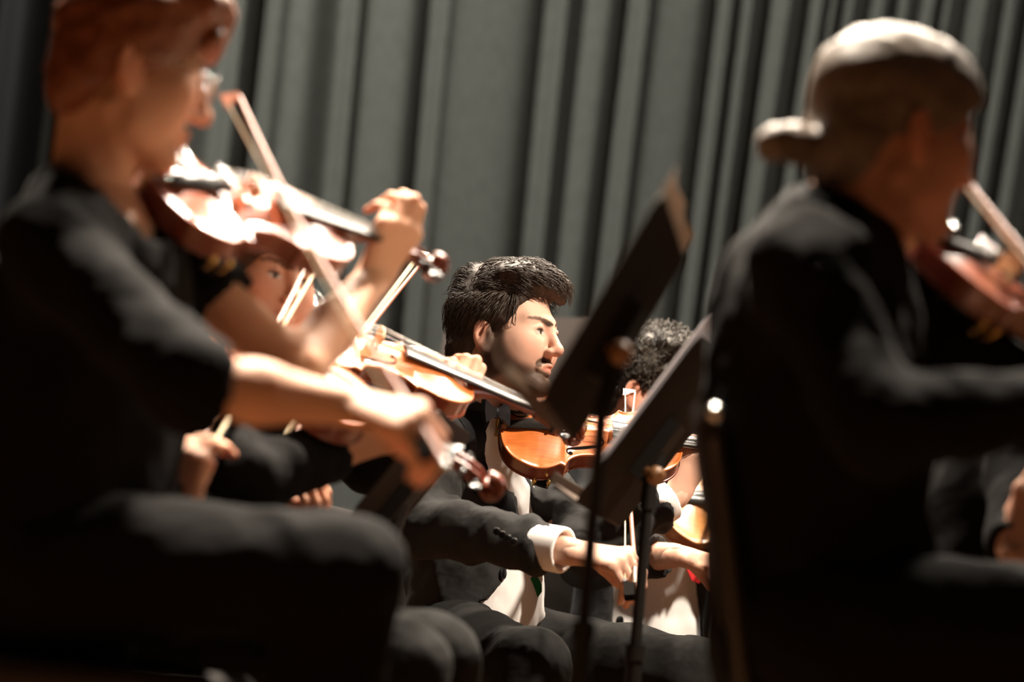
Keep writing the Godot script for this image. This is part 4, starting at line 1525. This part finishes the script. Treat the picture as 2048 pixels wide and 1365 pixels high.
func players() -> void:
	var rest := [[25, 35, 20, 4], [28, 38, 20, 0], [30, 40, 22, -3], [32, 42, 24, -7]]
	var th := [Vector3(0.7, 0.6, -0.5), Vector3(0.9, 0.25, -0.5), Vector3(0.95, -0.1, -0.35)]
	var bowh := [[48, 42, 20, 5], [52, 42, 18, 1], [50, 44, 18, -3], [40, 46, 24, -8]]
	var bowt := [Vector3(0.6, 0.35, -0.8), Vector3(0.85, -0.2, -0.6), Vector3(0.9, -0.3, -0.35)]
	var neckh := [[38, 72, 48, 5], [40, 75, 48, 1], [44, 74, 46, -3], [48, 70, 44, -8]]
	var neckt := [Vector3(0.55, 0.55, -0.65), Vector3(0.9, 0.2, -0.35), Vector3(0.95, 0.1, 0.1)]
	# --- bearded man in the focus
	var hd := Transform3D(frame(Vector3(0.87, -0.02, 0.48), Vector3(0.03, 1, 0.02)), Vector3(-0.008, 1.165, -4.949))
	var p := make_person({
		"label": "bearded dark haired man in charcoal suit and black bow tie playing violin", "seed": 5,
		"head": hd, "head_cell": 0.0028, "hand_cell": 0.0032, "cloth_cell": 0.0085,
		"neck": Vector3(-0.055, 1.027, -5.039), "shR": Vector3(-0.136, 0.934, -4.951), "shL": Vector3(0.027, 0.956, -5.251), "chest": 0.145, "flat": 1.5, "crease": 9,
		"elR": Vector3(-0.127, 0.773, -4.802), "wrR": Vector3(0.146, 0.736, -4.626), "elL": Vector3(0.179, 0.774, -5.044), "wrL": Vector3(0.349, 0.895, -5.108),
		"belly": 1.12, "pelvis": Vector3(-0.015, 0.591, -5.171), "hipR": Vector3(-0.061, 0.560, -5.054), "hipL": Vector3(0.032, 0.573, -5.295), "knR": Vector3(0.086, 0.523, -4.736), "knL": Vector3(0.406, 0.547, -5.056),
		"skin": Color(0.60, 0.36, 0.265), "beard": Color(0.055, 0.035, 0.025), "brow": Color(0.03, 0.018, 0.012), "gaze": 0.002,
		"cloth": M["suit_charcoal"], "trouser": M["trouser_charcoal"], "shirt": true, "sleeveR": 0.80, "cuff": 0.93, "sleeveL": 0.80, "wrinkle": 0.012,
		"opening": [[Vector3(-0.014, 1.011, -4.966), Vector3(0.019, 1.017, -5.026), Vector3(0.039, 0.905, -5.063), Vector3(0.056, 0.830, -5.094), Vector3(0.120, 0.754, -5.212), Vector3(0.144, 0.698, -5.254), Vector3(0.143, 0.588, -5.253), Vector3(-0.051, 0.571, -4.897), Vector3(-0.011, 0.614, -4.971), Vector3(0.014, 0.666, -5.015), Vector3(0.025, 0.736, -5.036), Vector3(0.028, 0.853, -5.043), Vector3(0.008, 0.945, -5.005)]],
		"hands": [{"at": "wrR", "f": Vector3(0.253, 0.728, -4.586) - Vector3(0.146, 0.736, -4.626), "n": Vector3(0.05, 0.85, 0.5), "curls": [[50, 40, 18, 4], [54, 40, 16, 1], [56, 42, 16, -2], [50, 40, 20, -6]], "thumb": bowt},
			{"at": "wrL", "f": Vector3(0.42, 0.9, -0.05), "n": Vector3(0.7, -0.1, 0.7), "curls": neckh, "thumb": neckt}],
		"hair": {"mat": M["hair_brown"], "cell": 0.0045, "amp": 0.004, "freq": 45.0, "label": "dark brown swept back hair",
			"adds": [[Vector3(0, 0.040, -0.022), Vector3(0.083, 0.094, 0.104), 0.02], [Vector3(-0.01, 0.106, 0.025), Vector3(0.068, 0.036, 0.066), 0.02], [Vector3(0, -0.03, -0.07), Vector3(0.070, 0.06, 0.05), 0.02], [Vector3(-0.03, 0.115, 0.045), Vector3(0.02, 0.108, 0.070), 0.024, 0.022], [Vector3(0.025, 0.104, 0.070), Vector3(0.050, 0.068, 0.084), 0.020, 0.012], [Vector3(0, 0.10, -0.06), Vector3(0.05, 0.03, 0.05), 0.02]],
			"cuts": [[Vector3(-0.01, -0.012, 0.122), Vector3(0.13, 0.102, 0.094), 0.010], [Vector3(0, -0.15, -0.03), Vector3(0.13, 0.085, 0.14), 0.012], [Vector3(-0.090, -0.020, -0.006), Vector3(0.026, 0.040, 0.024), 0.006], [Vector3(0.090, -0.020, -0.006), Vector3(0.026, 0.040, 0.024), 0.006]],
			"strands": {"count": 8000, "skip": true, "len": 0.036, "lift": 0.008, "thick": 0.00085, "down": 0.6, "flow": func(q: Vector3, r: RandomNumberGenerator) -> Vector3:
				if q.y > 0.07:
					return Vector3(r.randf_range(-0.25, 0.25) + (0.2 if q.z < 0.04 else 0.8), 0.25 if q.z < -0.04 else (-0.1 if q.z < 0.05 else -0.5), (1.0 if q.z < 0.05 else 0.35) if q.z > -0.06 else -0.6)
				return Vector3(r.randf_range(-0.15, 0.15), -0.9, -0.45 if q.z < 0.03 else -0.1)}},
	})
	suit_details(p)
	make_chair("black chair under the bearded man", Vector3(-0.033, 0.570, -5.194), INFO[p].front)
	# --- redheaded violinist
	hd = Transform3D(frame(Vector3(0.92, -0.19, -0.34), Vector3(0.19, 1, -0.03)), Vector3(-0.523, 1.227, -3.284))
	p = make_person({
		"label": "redheaded short haired violinist in glasses and black three quarter sleeve top", "seed": 15, "female": true,
		"head": hd, "head_scale": 1.0,
		"neck": Vector3(-0.565, 1.058, -3.328), "shR": Vector3(-0.569, 0.958, -3.160), "shL": Vector3(-0.527, 1.053, -3.530),
		"elR": Vector3(-0.373, 0.792, -3.002), "wrR": Vector3(-0.194, 0.792, -3.103), "elL": Vector3(-0.285, 0.876, -3.475), "wrL": Vector3(-0.206, 1.036, -3.654),
		"pelvis": Vector3(-0.560, 0.601, -3.352), "hipR": Vector3(-0.548, 0.574, -3.255), "hipL": Vector3(-0.559, 0.595, -3.474), "knR": Vector3(-0.179, 0.595, -3.211), "knL": Vector3(-0.211, 0.616, -3.532),
		"skin": Color(0.60, 0.34, 0.235), "brow": Color(0.14, 0.06, 0.03), "iris": Color(0.08, 0.09, 0.08),
		"cloth": M["knit_black"], "top_name": "top", "sleeveR": 0.12, "sleeveL": 0.0, "upperL": 0.5, "neck_hole": 0.078, "chest": 0.160, "belly": 1.06, "flat": 1.2, "leg_width": 1.02,
		"neckline": [Vector3(-0.528, 1.051, -3.288), Vector3(0.085, 0.075, 0.085)],
		"hands": [{"at": "wrR", "f": Vector3(-0.107, 0.782, -3.084) - Vector3(-0.194, 0.792, -3.103), "n": Vector3(-0.1, 0.85, 0.5), "curls": bowh, "thumb": bowt, "s": 0.97},
			{"at": "wrL", "f": Vector3(0.38, 0.92, 0.0), "n": Vector3(0.72, 0.05, 0.68), "curls": [[14, 70, 44, 8], [18, 68, 44, 2], [24, 66, 42, -4], [36, 58, 38, -10]], "thumb": [Vector3(0.75, 0.25, -0.6), Vector3(0.95, 0.1, -0.3), Vector3(1, 0, -0.1)], "s": 0.97}],
		"hair": {"mat": M["hair_auburn"], "amp": 0.006, "freq": 26.0, "label": "short auburn hair",
			"adds": [[Vector3(0, 0.042, -0.016), Vector3(0.086, 0.098, 0.098), 0.02], [Vector3(0, 0.10, 0.05), Vector3(0.07, 0.042, 0.062), 0.025], [Vector3(0, -0.02, -0.058), Vector3(0.068, 0.075, 0.045), 0.02], [Vector3(0, 0.062, 0.085), Vector3(0.055, 0.026, 0.024), 0.015]],
			"cuts": [[Vector3(0, -0.062, 0.110), Vector3(0.12, 0.098, 0.092), 0.012], [Vector3(0, -0.185, -0.03), Vector3(0.14, 0.085, 0.14), 0.012], [Vector3(-0.092, -0.026, -0.004), Vector3(0.022, 0.030, 0.022), 0.006], [Vector3(0.092, -0.026, -0.004), Vector3(0.022, 0.030, 0.022), 0.006]]},
	})
	make_chair("black chair under the redheaded violinist", Vector3(-0.572, 0.588, -3.374), INFO[p].front)
	glasses(hd, p)
	# --- grey ponytail
	hd = Transform3D(frame(Vector3(0.90, -0.12, -0.41), Vector3(0.12, 1, -0.03)), Vector3(0.446, 1.196, -3.126))
	p = make_person({
		"label": "grey haired man with short ponytail in black suit seen from behind", "seed": 25,
		"head": hd, "head_scale": 1.0,
		"neck": Vector3(0.401, 1.084, -3.183), "shR": Vector3(0.341, 0.983, -2.995), "shL": Vector3(0.383, 1.083, -3.365),
		"elR": Vector3(0.412, 0.802, -2.899), "wrR": Vector3(0.627, 0.848, -2.953), "elL": Vector3(0.669, 0.921, -3.408), "wrL": Vector3(0.828, 1.014, -3.536),
		"pelvis": Vector3(0.408, 0.603, -3.210), "hipR": Vector3(0.394, 0.580, -3.092), "hipL": Vector3(0.430, 0.600, -3.332), "knR": Vector3(0.683, 0.596, -3.060), "knL": Vector3(0.767, 0.626, -3.409),
		"skin": Color(0.56, 0.29, 0.20), "brow": Color(0.25, 0.19, 0.15),
		"cloth": M["suit_black"], "chest": 0.165, "flat": 1.25, "sleeveR": 0.93, "sleeveL": 0.80, "wrinkle": 0.014, "shirt": true, "no_cuffR": true, "no_cuffL": true,
		"hands": [{"at": "wrR", "f": Vector3(0.9, -0.2, 0.0), "n": Vector3(0.1, 0.9, 0.3), "curls": bowh, "thumb": bowt}, {"at": "wrL", "f": Vector3(0.42, 0.9, -0.05), "n": Vector3(0.7, -0.1, 0.7), "curls": neckh, "thumb": neckt}],
				"hair": {"mat": M["hair_grey"], "amp": 0.004, "freq": 24.0, "label": "grey hair tied in a ponytail", "strands": {"reach": 0.27},
			"adds": [[Vector3(0, 0.036, -0.020), Vector3(0.082, 0.090, 0.103), 0.02], [Vector3(0, 0.062, 0.035), Vector3(0.066, 0.045, 0.058), 0.06], [Vector3(0, -0.035, -0.07), Vector3(0.068, 0.06, 0.045), 0.02], [Vector3(0, -0.060, -0.10), Vector3(0, -0.058, -0.135), 0.018, 0.018], [Vector3(0, -0.058, -0.135), Vector3(0, -0.064, -0.160), 0.026, 0.024], [Vector3(-0.074, 0.0, 0.018), Vector3(-0.072, 0.03, 0.03), 0.008, 0.012]],
			"cuts": [[Vector3(0, -0.042, 0.115), Vector3(0.12, 0.098, 0.088), 0.012], [Vector3(0, -0.175, -0.0), Vector3(0.14, 0.085, 0.12), 0.012], [Vector3(-0.092, -0.022, -0.006), Vector3(0.026, 0.038, 0.024), 0.006], [Vector3(0.092, -0.022, -0.006), Vector3(0.026, 0.038, 0.024), 0.006]]},
	})
	make_chair("black chair with chrome bolts behind the grey ponytailed man", Vector3(0.516, 0.611, -3.249), INFO[p].front, 0.84)
	# --- brown haired player behind the redhead's violin
	hd = Transform3D(frame(Vector3(0.62, -0.10, 0.78), Vector3(0.10, 1, 0.05)), Vector3(-0.423, 1.121, -4.268))
	p = make_person({
		"label": "brown haired player whose face shows beneath the redhead's violin", "seed": 35, "female": true,
		"head": hd,
		"neck": Vector3(-0.456, 1.003, -4.345), "shR": Vector3(-0.480, 0.934, -4.214), "shL": Vector3(-0.381, 0.969, -4.492),
		"elR": Vector3(-0.478, 0.763, -4.137), "wrR": Vector3(-0.394, 0.748, -4.058), "elL": Vector3(-0.222, 0.853, -4.508), "wrL": Vector3(-0.126, 0.931, -4.436),
		"pelvis": Vector3(-0.470, 0.597, -4.423), "hipR": Vector3(-0.474, 0.572, -4.326), "hipL": Vector3(-0.436, 0.583, -4.526), "knR": Vector3(-0.265, 0.519, -4.252), "knL": Vector3(-0.142, 0.526, -4.473),
		"skin": Color(0.60, 0.34, 0.235), "brow": Color(0.08, 0.04, 0.025), "iris": Color(0.05, 0.07, 0.07),
		"cloth": M["suit_black"], "top_name": "top", "chest": 0.145, "sleeveL": 0.78,
		"hands": [{"at": "wrR", "f": Vector3(0.6, 0.3, 0.3), "n": Vector3(-0.2, 0.9, 0.3), "curls": bowh, "thumb": bowt, "s": 0.95},
			{"at": "wrL", "f": Vector3(0.55, 0.82, 0.05), "n": Vector3(0.45, -0.25, 0.85), "curls": [[30, 70, 50, 5], [32, 72, 50, 1], [36, 72, 48, -3], [42, 68, 46, -8]], "thumb": neckt, "s": 0.97}],
		"hair": {"mat": M["hair_chestnut"], "amp": 0.006, "freq": 30.0, "label": "brown hair with a side fringe",
			"adds": [[Vector3(0, 0.045, -0.022), Vector3(0.090, 0.098, 0.110), 0.02], [Vector3(-0.07, 0.0, -0.01), Vector3(-0.085, -0.10, -0.02), 0.030, 0.032], [Vector3(0.07, 0.0, -0.01), Vector3(0.085, -0.10, -0.02), 0.03, 0.03], [Vector3(0, 0.0, -0.07), Vector3(0, -0.12, -0.07), 0.06, 0.055], [Vector3(-0.02, 0.075, 0.075), Vector3(0.055, 0.030, 0.075), 0.024, 0.016], [Vector3(-0.02, 0.075, 0.075), Vector3(-0.068, 0.045, 0.05), 0.022, 0.018]],
			"cuts": [[Vector3(0, -0.045, 0.115), Vector3(0.068, 0.092, 0.088), 0.010]]},
	})
	make_chair("black chair under the brown haired player", Vector3(-0.479, 0.580, -4.446), INFO[p].front)
	# --- player hidden behind the redhead
	hd = Transform3D(frame(Vector3(0.93, -0.18, -0.05), Vector3(0.16, 1, 0.0)), Vector3(-0.608, 1.090, -3.869))
	p = make_person({
		"label": "player in black hidden behind the redhead, only bow hand, sleeve and knee showing", "seed": 45, "female": true,
		"head": hd, "head_cell": 0.006,
		"neck": Vector3(-0.630, 0.978, -3.915), "shR": Vector3(-0.624, 0.910, -3.773), "shL": Vector3(-0.550, 0.958, -4.049),
		"elR": Vector3(-0.498, 0.720, -3.618), "wrR": Vector3(-0.420, 0.666, -3.504), "elL": Vector3(-0.369, 0.749, -3.775), "wrL": Vector3(-0.259, 0.809, -3.929),
		"pelvis": Vector3(-0.588, 0.565, -3.923), "hipR": Vector3(-0.572, 0.544, -3.825), "hipL": Vector3(-0.563, 0.552, -4.025), "knR": Vector3(-0.121, 0.488, -3.681), "knL": Vector3(-0.076, 0.509, -3.880),
		"skin": Color(0.60, 0.32, 0.21), "brow": Color(0.08, 0.04, 0.025),
		"cloth": M["suit_black"], "trouser": M["trouser_charcoal"], "top_name": "top", "chest": 0.145, "sleeveL": 0.95,
		"hands": [{"at": "wrR", "f": Vector3(-0.05, 0.8, -0.1), "n": Vector3(-0.6, 0.1, 0.7), "curls": bowh, "thumb": bowt, "s": 0.95},
			{"at": "wrL", "f": Vector3(-0.158, 0.861, -3.931) - Vector3(-0.259, 0.809, -3.929), "n": Vector3(0.35, -0.6, 0.7), "curls": [[35, 70, 40, 5], [38, 70, 40, 1], [42, 70, 40, -3], [46, 66, 40, -8]], "thumb": neckt}],
		"hair": {"mat": M["hair_chestnut"], "amp": 0.006, "freq": 30.0, "cell": 0.008,
			"adds": [[Vector3(0, 0.045, -0.022), Vector3(0.088, 0.096, 0.108), 0.02], [Vector3(0, -0.02, -0.08), Vector3(0, -0.08, -0.09), 0.055, 0.045]],
			"cuts": [[Vector3(0, -0.045, 0.115), Vector3(0.12, 0.098, 0.092), 0.012]]},
	})
	make_chair("black chair under the player hidden behind the redhead", Vector3(-0.594, 0.550, -3.945), INFO[p].front)
	# --- curly haired player
	hd = Transform3D(frame(Vector3(0.86, -0.24, 0.30), Vector3(0.24, 1, 0.08)), Vector3(0.306, 1.151, -5.557))
	p = make_person({
		"label": "curly haired man behind the lower music stand in dark jacket and white shirt", "seed": 55,
		"head": hd,
		"neck": Vector3(0.280, 1.027, -5.635), "shR": Vector3(0.218, 0.950, -5.504), "shL": Vector3(0.431, 0.989, -5.802),
		"elR": Vector3(0.195, 0.769, -5.348), "wrR": Vector3(0.363, 0.782, -5.164), "elL": Vector3(0.490, 0.822, -5.623), "wrL": Vector3(0.572, 0.965, -5.684),
		"pelvis": Vector3(0.330, 0.577, -5.698), "hipR": Vector3(0.293, 0.556, -5.590), "hipL": Vector3(0.394, 0.568, -5.821), "knR": Vector3(0.440, 0.519, -5.262), "knL": Vector3(0.600, 0.536, -5.543),
		"skin": Color(0.62, 0.34, 0.235), "brow": Color(0.1, 0.07, 0.05),
		"cloth": M["suit_charcoal"], "trouser": M["trouser_charcoal"], "shirt": true, "sleeveR": 0.78, "sleeveL": 0.85, "no_cuffR": true, "no_cuffL": true, "belly": 1.05,
		"opening": [[Vector3(0.312, 0.985, -5.444), Vector3(0.359, 0.995, -5.508), Vector3(0.406, 0.823, -5.591), Vector3(0.446, 0.722, -5.658), Vector3(0.484, 0.570, -5.726), Vector3(0.247, 0.544, -5.394), Vector3(0.303, 0.628, -5.465), Vector3(0.321, 0.724, -5.480), Vector3(0.328, 0.830, -5.480)]],
		"hands": [{"at": "wrR", "f": Vector3(0.461, 0.764, -5.106) - Vector3(0.363, 0.782, -5.164), "n": Vector3(0.0, 0.9, 0.4), "curls": [[30, 40, 18, 4], [32, 40, 16, 1], [36, 42, 16, -2], [40, 40, 20, -6]], "thumb": bowt}, {"at": "wrL", "f": Vector3(0.42, 0.9, -0.05), "n": Vector3(0.7, -0.1, 0.7), "curls": neckh, "thumb": neckt}],
		"hair": {"mat": M["hair_ash"], "cell": 0.005, "amp": 0.012, "freq": 32.0, "label": "curly ash brown hair",
			"adds": [[Vector3(0, 0.050, -0.020), Vector3(0.086, 0.096, 0.106), 0.02], [Vector3(0, 0.105, 0.03), Vector3(0.075, 0.04, 0.07), 0.02], [Vector3(0, -0.03, -0.07), Vector3(0.072, 0.055, 0.05), 0.02]],
			"cuts": [[Vector3(0, -0.035, 0.112), Vector3(0.12, 0.098, 0.088), 0.012], [Vector3(0, -0.15, -0.03), Vector3(0.13, 0.085, 0.14), 0.012], [Vector3(-0.090, -0.020, -0.006), Vector3(0.026, 0.040, 0.024), 0.006], [Vector3(0.090, -0.020, -0.006), Vector3(0.026, 0.040, 0.024), 0.006]],
			"strands": {"count": 1800, "len": 0.016, "lift": 0.008, "thick": 0.0016, "curl": 0.008, "flow": func(q: Vector3, r: RandomNumberGenerator) -> Vector3: return Vector3(r.randf_range(-1, 1), r.randf_range(-1, 1), r.randf_range(-1, 1))}},
	})
	var fr: Vector3 = INFO[p].front
	var coat: Field = INFO[p].coat
	bead(p, "button", coat.settle(Vector3(0.276, 0.652, -5.424) - p.position, fr) + p.position, fr, 0.011, M["button_black"])
	patch(p, "badge", [Vector3(0.395, 0.766, -5.308), Vector3(0.424, 0.767, -5.308), Vector3(0.436, 0.752, -5.310), Vector3(0.424, 0.738, -5.312), Vector3(0.408, 0.743, -5.311)], Vector3(0.3, 0.2, 0.9), 0.004, M["red_badge"], "bright red badge")
	make_chair("black chair under the curly haired man", Vector3(0.324, 0.561, -5.721), fr)

	# --- player beyond the ponytailed man
	hd = Transform3D(frame(Vector3(0.95, -0.12, -0.2), Vector3(0.12, 1, 0.0)), Vector3(0.908, 1.186, -3.936))
	p = make_person({
		"label": "player in black beyond the ponytailed man, only a hand showing under his arm", "seed": 65,
		"head": hd, "head_cell": 0.007, "hand_cell": 0.0045,
		"neck": Vector3(0.887, 1.079, -3.971), "shR": Vector3(0.796, 0.985, -3.843), "shL": Vector3(0.925, 1.046, -4.178),
		"elR": Vector3(0.769, 0.852, -3.801), "wrR": Vector3(0.728, 0.731, -3.636), "elL": Vector3(1.032, 0.856, -4.235), "wrL": Vector3(1.109, 0.726, -4.102),
		"pelvis": Vector3(0.731, 0.627, -4.015), "hipR": Vector3(0.714, 0.608, -3.917), "hipL": Vector3(0.782, 0.618, -4.117), "knR": Vector3(1.061, 0.579, -3.870), "knL": Vector3(1.159, 0.590, -4.171),
		"skin": Color(0.60, 0.33, 0.225), "brow": Color(0.1, 0.07, 0.05), "cloth": M["suit_black"], "chest": 0.17, "cloth_cell": 0.014,
		"hands": [{"at": "wrR", "f": Vector3(0.2, 0.75, 0.3), "n": Vector3(-0.5, 0.2, 0.8), "curls": rest, "thumb": th, "s": 0.95}, {"at": "wrL", "f": Vector3(0.9, -0.35, 0.1), "n": Vector3(0.3, 0.9, 0.1), "curls": rest, "thumb": th}],
		"hair": {"mat": M["hair_chestnut"], "amp": 0.006, "freq": 30.0, "cell": 0.009,
			"adds": [[Vector3(0, 0.045, -0.022), Vector3(0.088, 0.096, 0.108), 0.02]],
			"cuts": [[Vector3(0, -0.045, 0.115), Vector3(0.12, 0.098, 0.092), 0.012], [Vector3(0, -0.15, -0.03), Vector3(0.13, 0.085, 0.14), 0.012]]},
	})
	make_chair("black chair under the player beyond the ponytailed man", Vector3(0.729, 0.612, -4.037), INFO[p].front)

func suit_details(p: Node3D) -> void:
	var fr: Vector3 = INFO[p].front
	var up: Vector3 = INFO[p].spine
	# bow tie
	var c := Vector3(-0.022, 1.000, -4.871) - p.position
	var side: Vector3 = INFO[p].across
	var b := MB.new()
	for s in [-1, 1]:
		var w: Vector3 = side * s
		b.plate([c + w * 0.003 - up * 0.008, c + w * 0.022 - up * 0.012, c + w * 0.047 - up * 0.022, c + w * 0.051, c + w * 0.047 + up * 0.022, c + w * 0.022 + up * 0.012, c + w * 0.003 + up * 0.008], fr, 0.009)
	b.ball(c + fr * 0.004, Vector3(0.010, 0.011, 0.009), Basis.IDENTITY, 7)
	part("bow_tie", b.mesh(M["satin"]), p, "black satin bow tie")
	# lapel laid on the cloth between its two edges
	var coat: Field = INFO[p].coat
	var edge_in := catmull([Vector3(-0.026, 1.010, -4.944), Vector3(-0.009, 0.951, -4.976), Vector3(0.003, 0.905, -4.997), Vector3(0.016, 0.850, -5.021), Vector3(0.017, 0.782, -5.021)], 4)
	var edge_out := catmull([Vector3(-0.058, 1.009, -4.885), Vector3(-0.047, 0.950, -4.905), Vector3(-0.032, 0.887, -4.933), Vector3(-0.010, 0.835, -4.973), Vector3(0.011, 0.781, -5.011)], 4)
	var rows := []
	for sd in 2:
		for i in edge_in.size():
			var row := []
			var ii: int = i if sd == 0 else edge_in.size() - 1 - i
			for j in 6:
				row.append(coat.settle(edge_in[ii].lerp(edge_out[ii], j / 5.0) - p.position, fr) + fr * (0.0045 if sd == 0 else 0.0))
			rows.append(row)
	rows.append(rows[0])
	b = MB.new()
	b.rings(rows, false, false)
	part("lapel", b.mesh(M["satin"]), p, "satin lapel")
	bead(p, "button", coat.settle(Vector3(0.016, 0.707, -5.020) - p.position, fr) + p.position, fr, 0.0115, M["button_black"])
	bead(p, "button", coat.settle(Vector3(-0.012, 0.636, -4.969) - p.position, fr) + p.position, fr, 0.0115, M["button_black"])
	for k in 4:
		bead(p, "button", Vector3(0.004, 0.760, -4.617).lerp(Vector3(0.036, 0.744, -4.599), k / 3.0), Vector3(-0.1, -0.15, 1.0), 0.0072, M["button_black"])
	var sf: Field = INFO[p].shirt
	var bits := []
	for q in [Vector3(0.054, 0.707, -5.091), Vector3(0.065, 0.714, -5.110), Vector3(0.076, 0.698, -5.129), Vector3(0.076, 0.684, -5.130), Vector3(0.068, 0.673, -5.115), Vector3(0.059, 0.691, -5.099)]:
		bits.append(sf.settle(q - p.position, fr) + p.position + fr * 0.002)
	patch(p, "ribbon", bits, fr, 0.003, M["green_felt"], "green cloth peeking through the shirt front")

func glasses(hd: Transform3D, wearer: Node3D) -> void:
	var t := thing("eyeglasses", "thin metal eyeglasses worn by the redheaded violinist", "glasses", hd)
	var b := MB.new()
	for s in [-1, 1]:
		var ring := []
		for k in 25:
			var a := TAU * k / 24
			ring.append(Vector3(s * 0.033 + cos(a) * 0.024, 0.000 + sin(a) * 0.018, 0.104))
		b.tube(ring, 0.0013, 6)
	b.tube([Vector3(-0.010, 0.005, 0.104), Vector3(0, 0.008, 0.106), Vector3(0.010, 0.005, 0.104)], 0.0012, 6)
	part("rim", b.mesh(M["steel"]), t)
	for s in [-1, 1]:
		b = MB.new()
		b.tube([Vector3(s * 0.057, 0.006, 0.102), Vector3(s * 0.075, 0.006, 0.085), Vector3(s * 0.077, 0.006, 0.0), Vector3(s * 0.075, -0.012, -0.022)], 0.0014, 6)
		part("temple", b.mesh(M["steel"]), t)
		b = MB.new()
		var disc := []
		for k in 20:
			var a := TAU * k / 20
			disc.append(Vector3(s * 0.033 + cos(a) * 0.023, sin(a) * 0.017, 0.1035))
		b.plate(disc, Vector3.BACK, 0.001)
		part("lens", b.mesh(M["lens_glass"]), t)
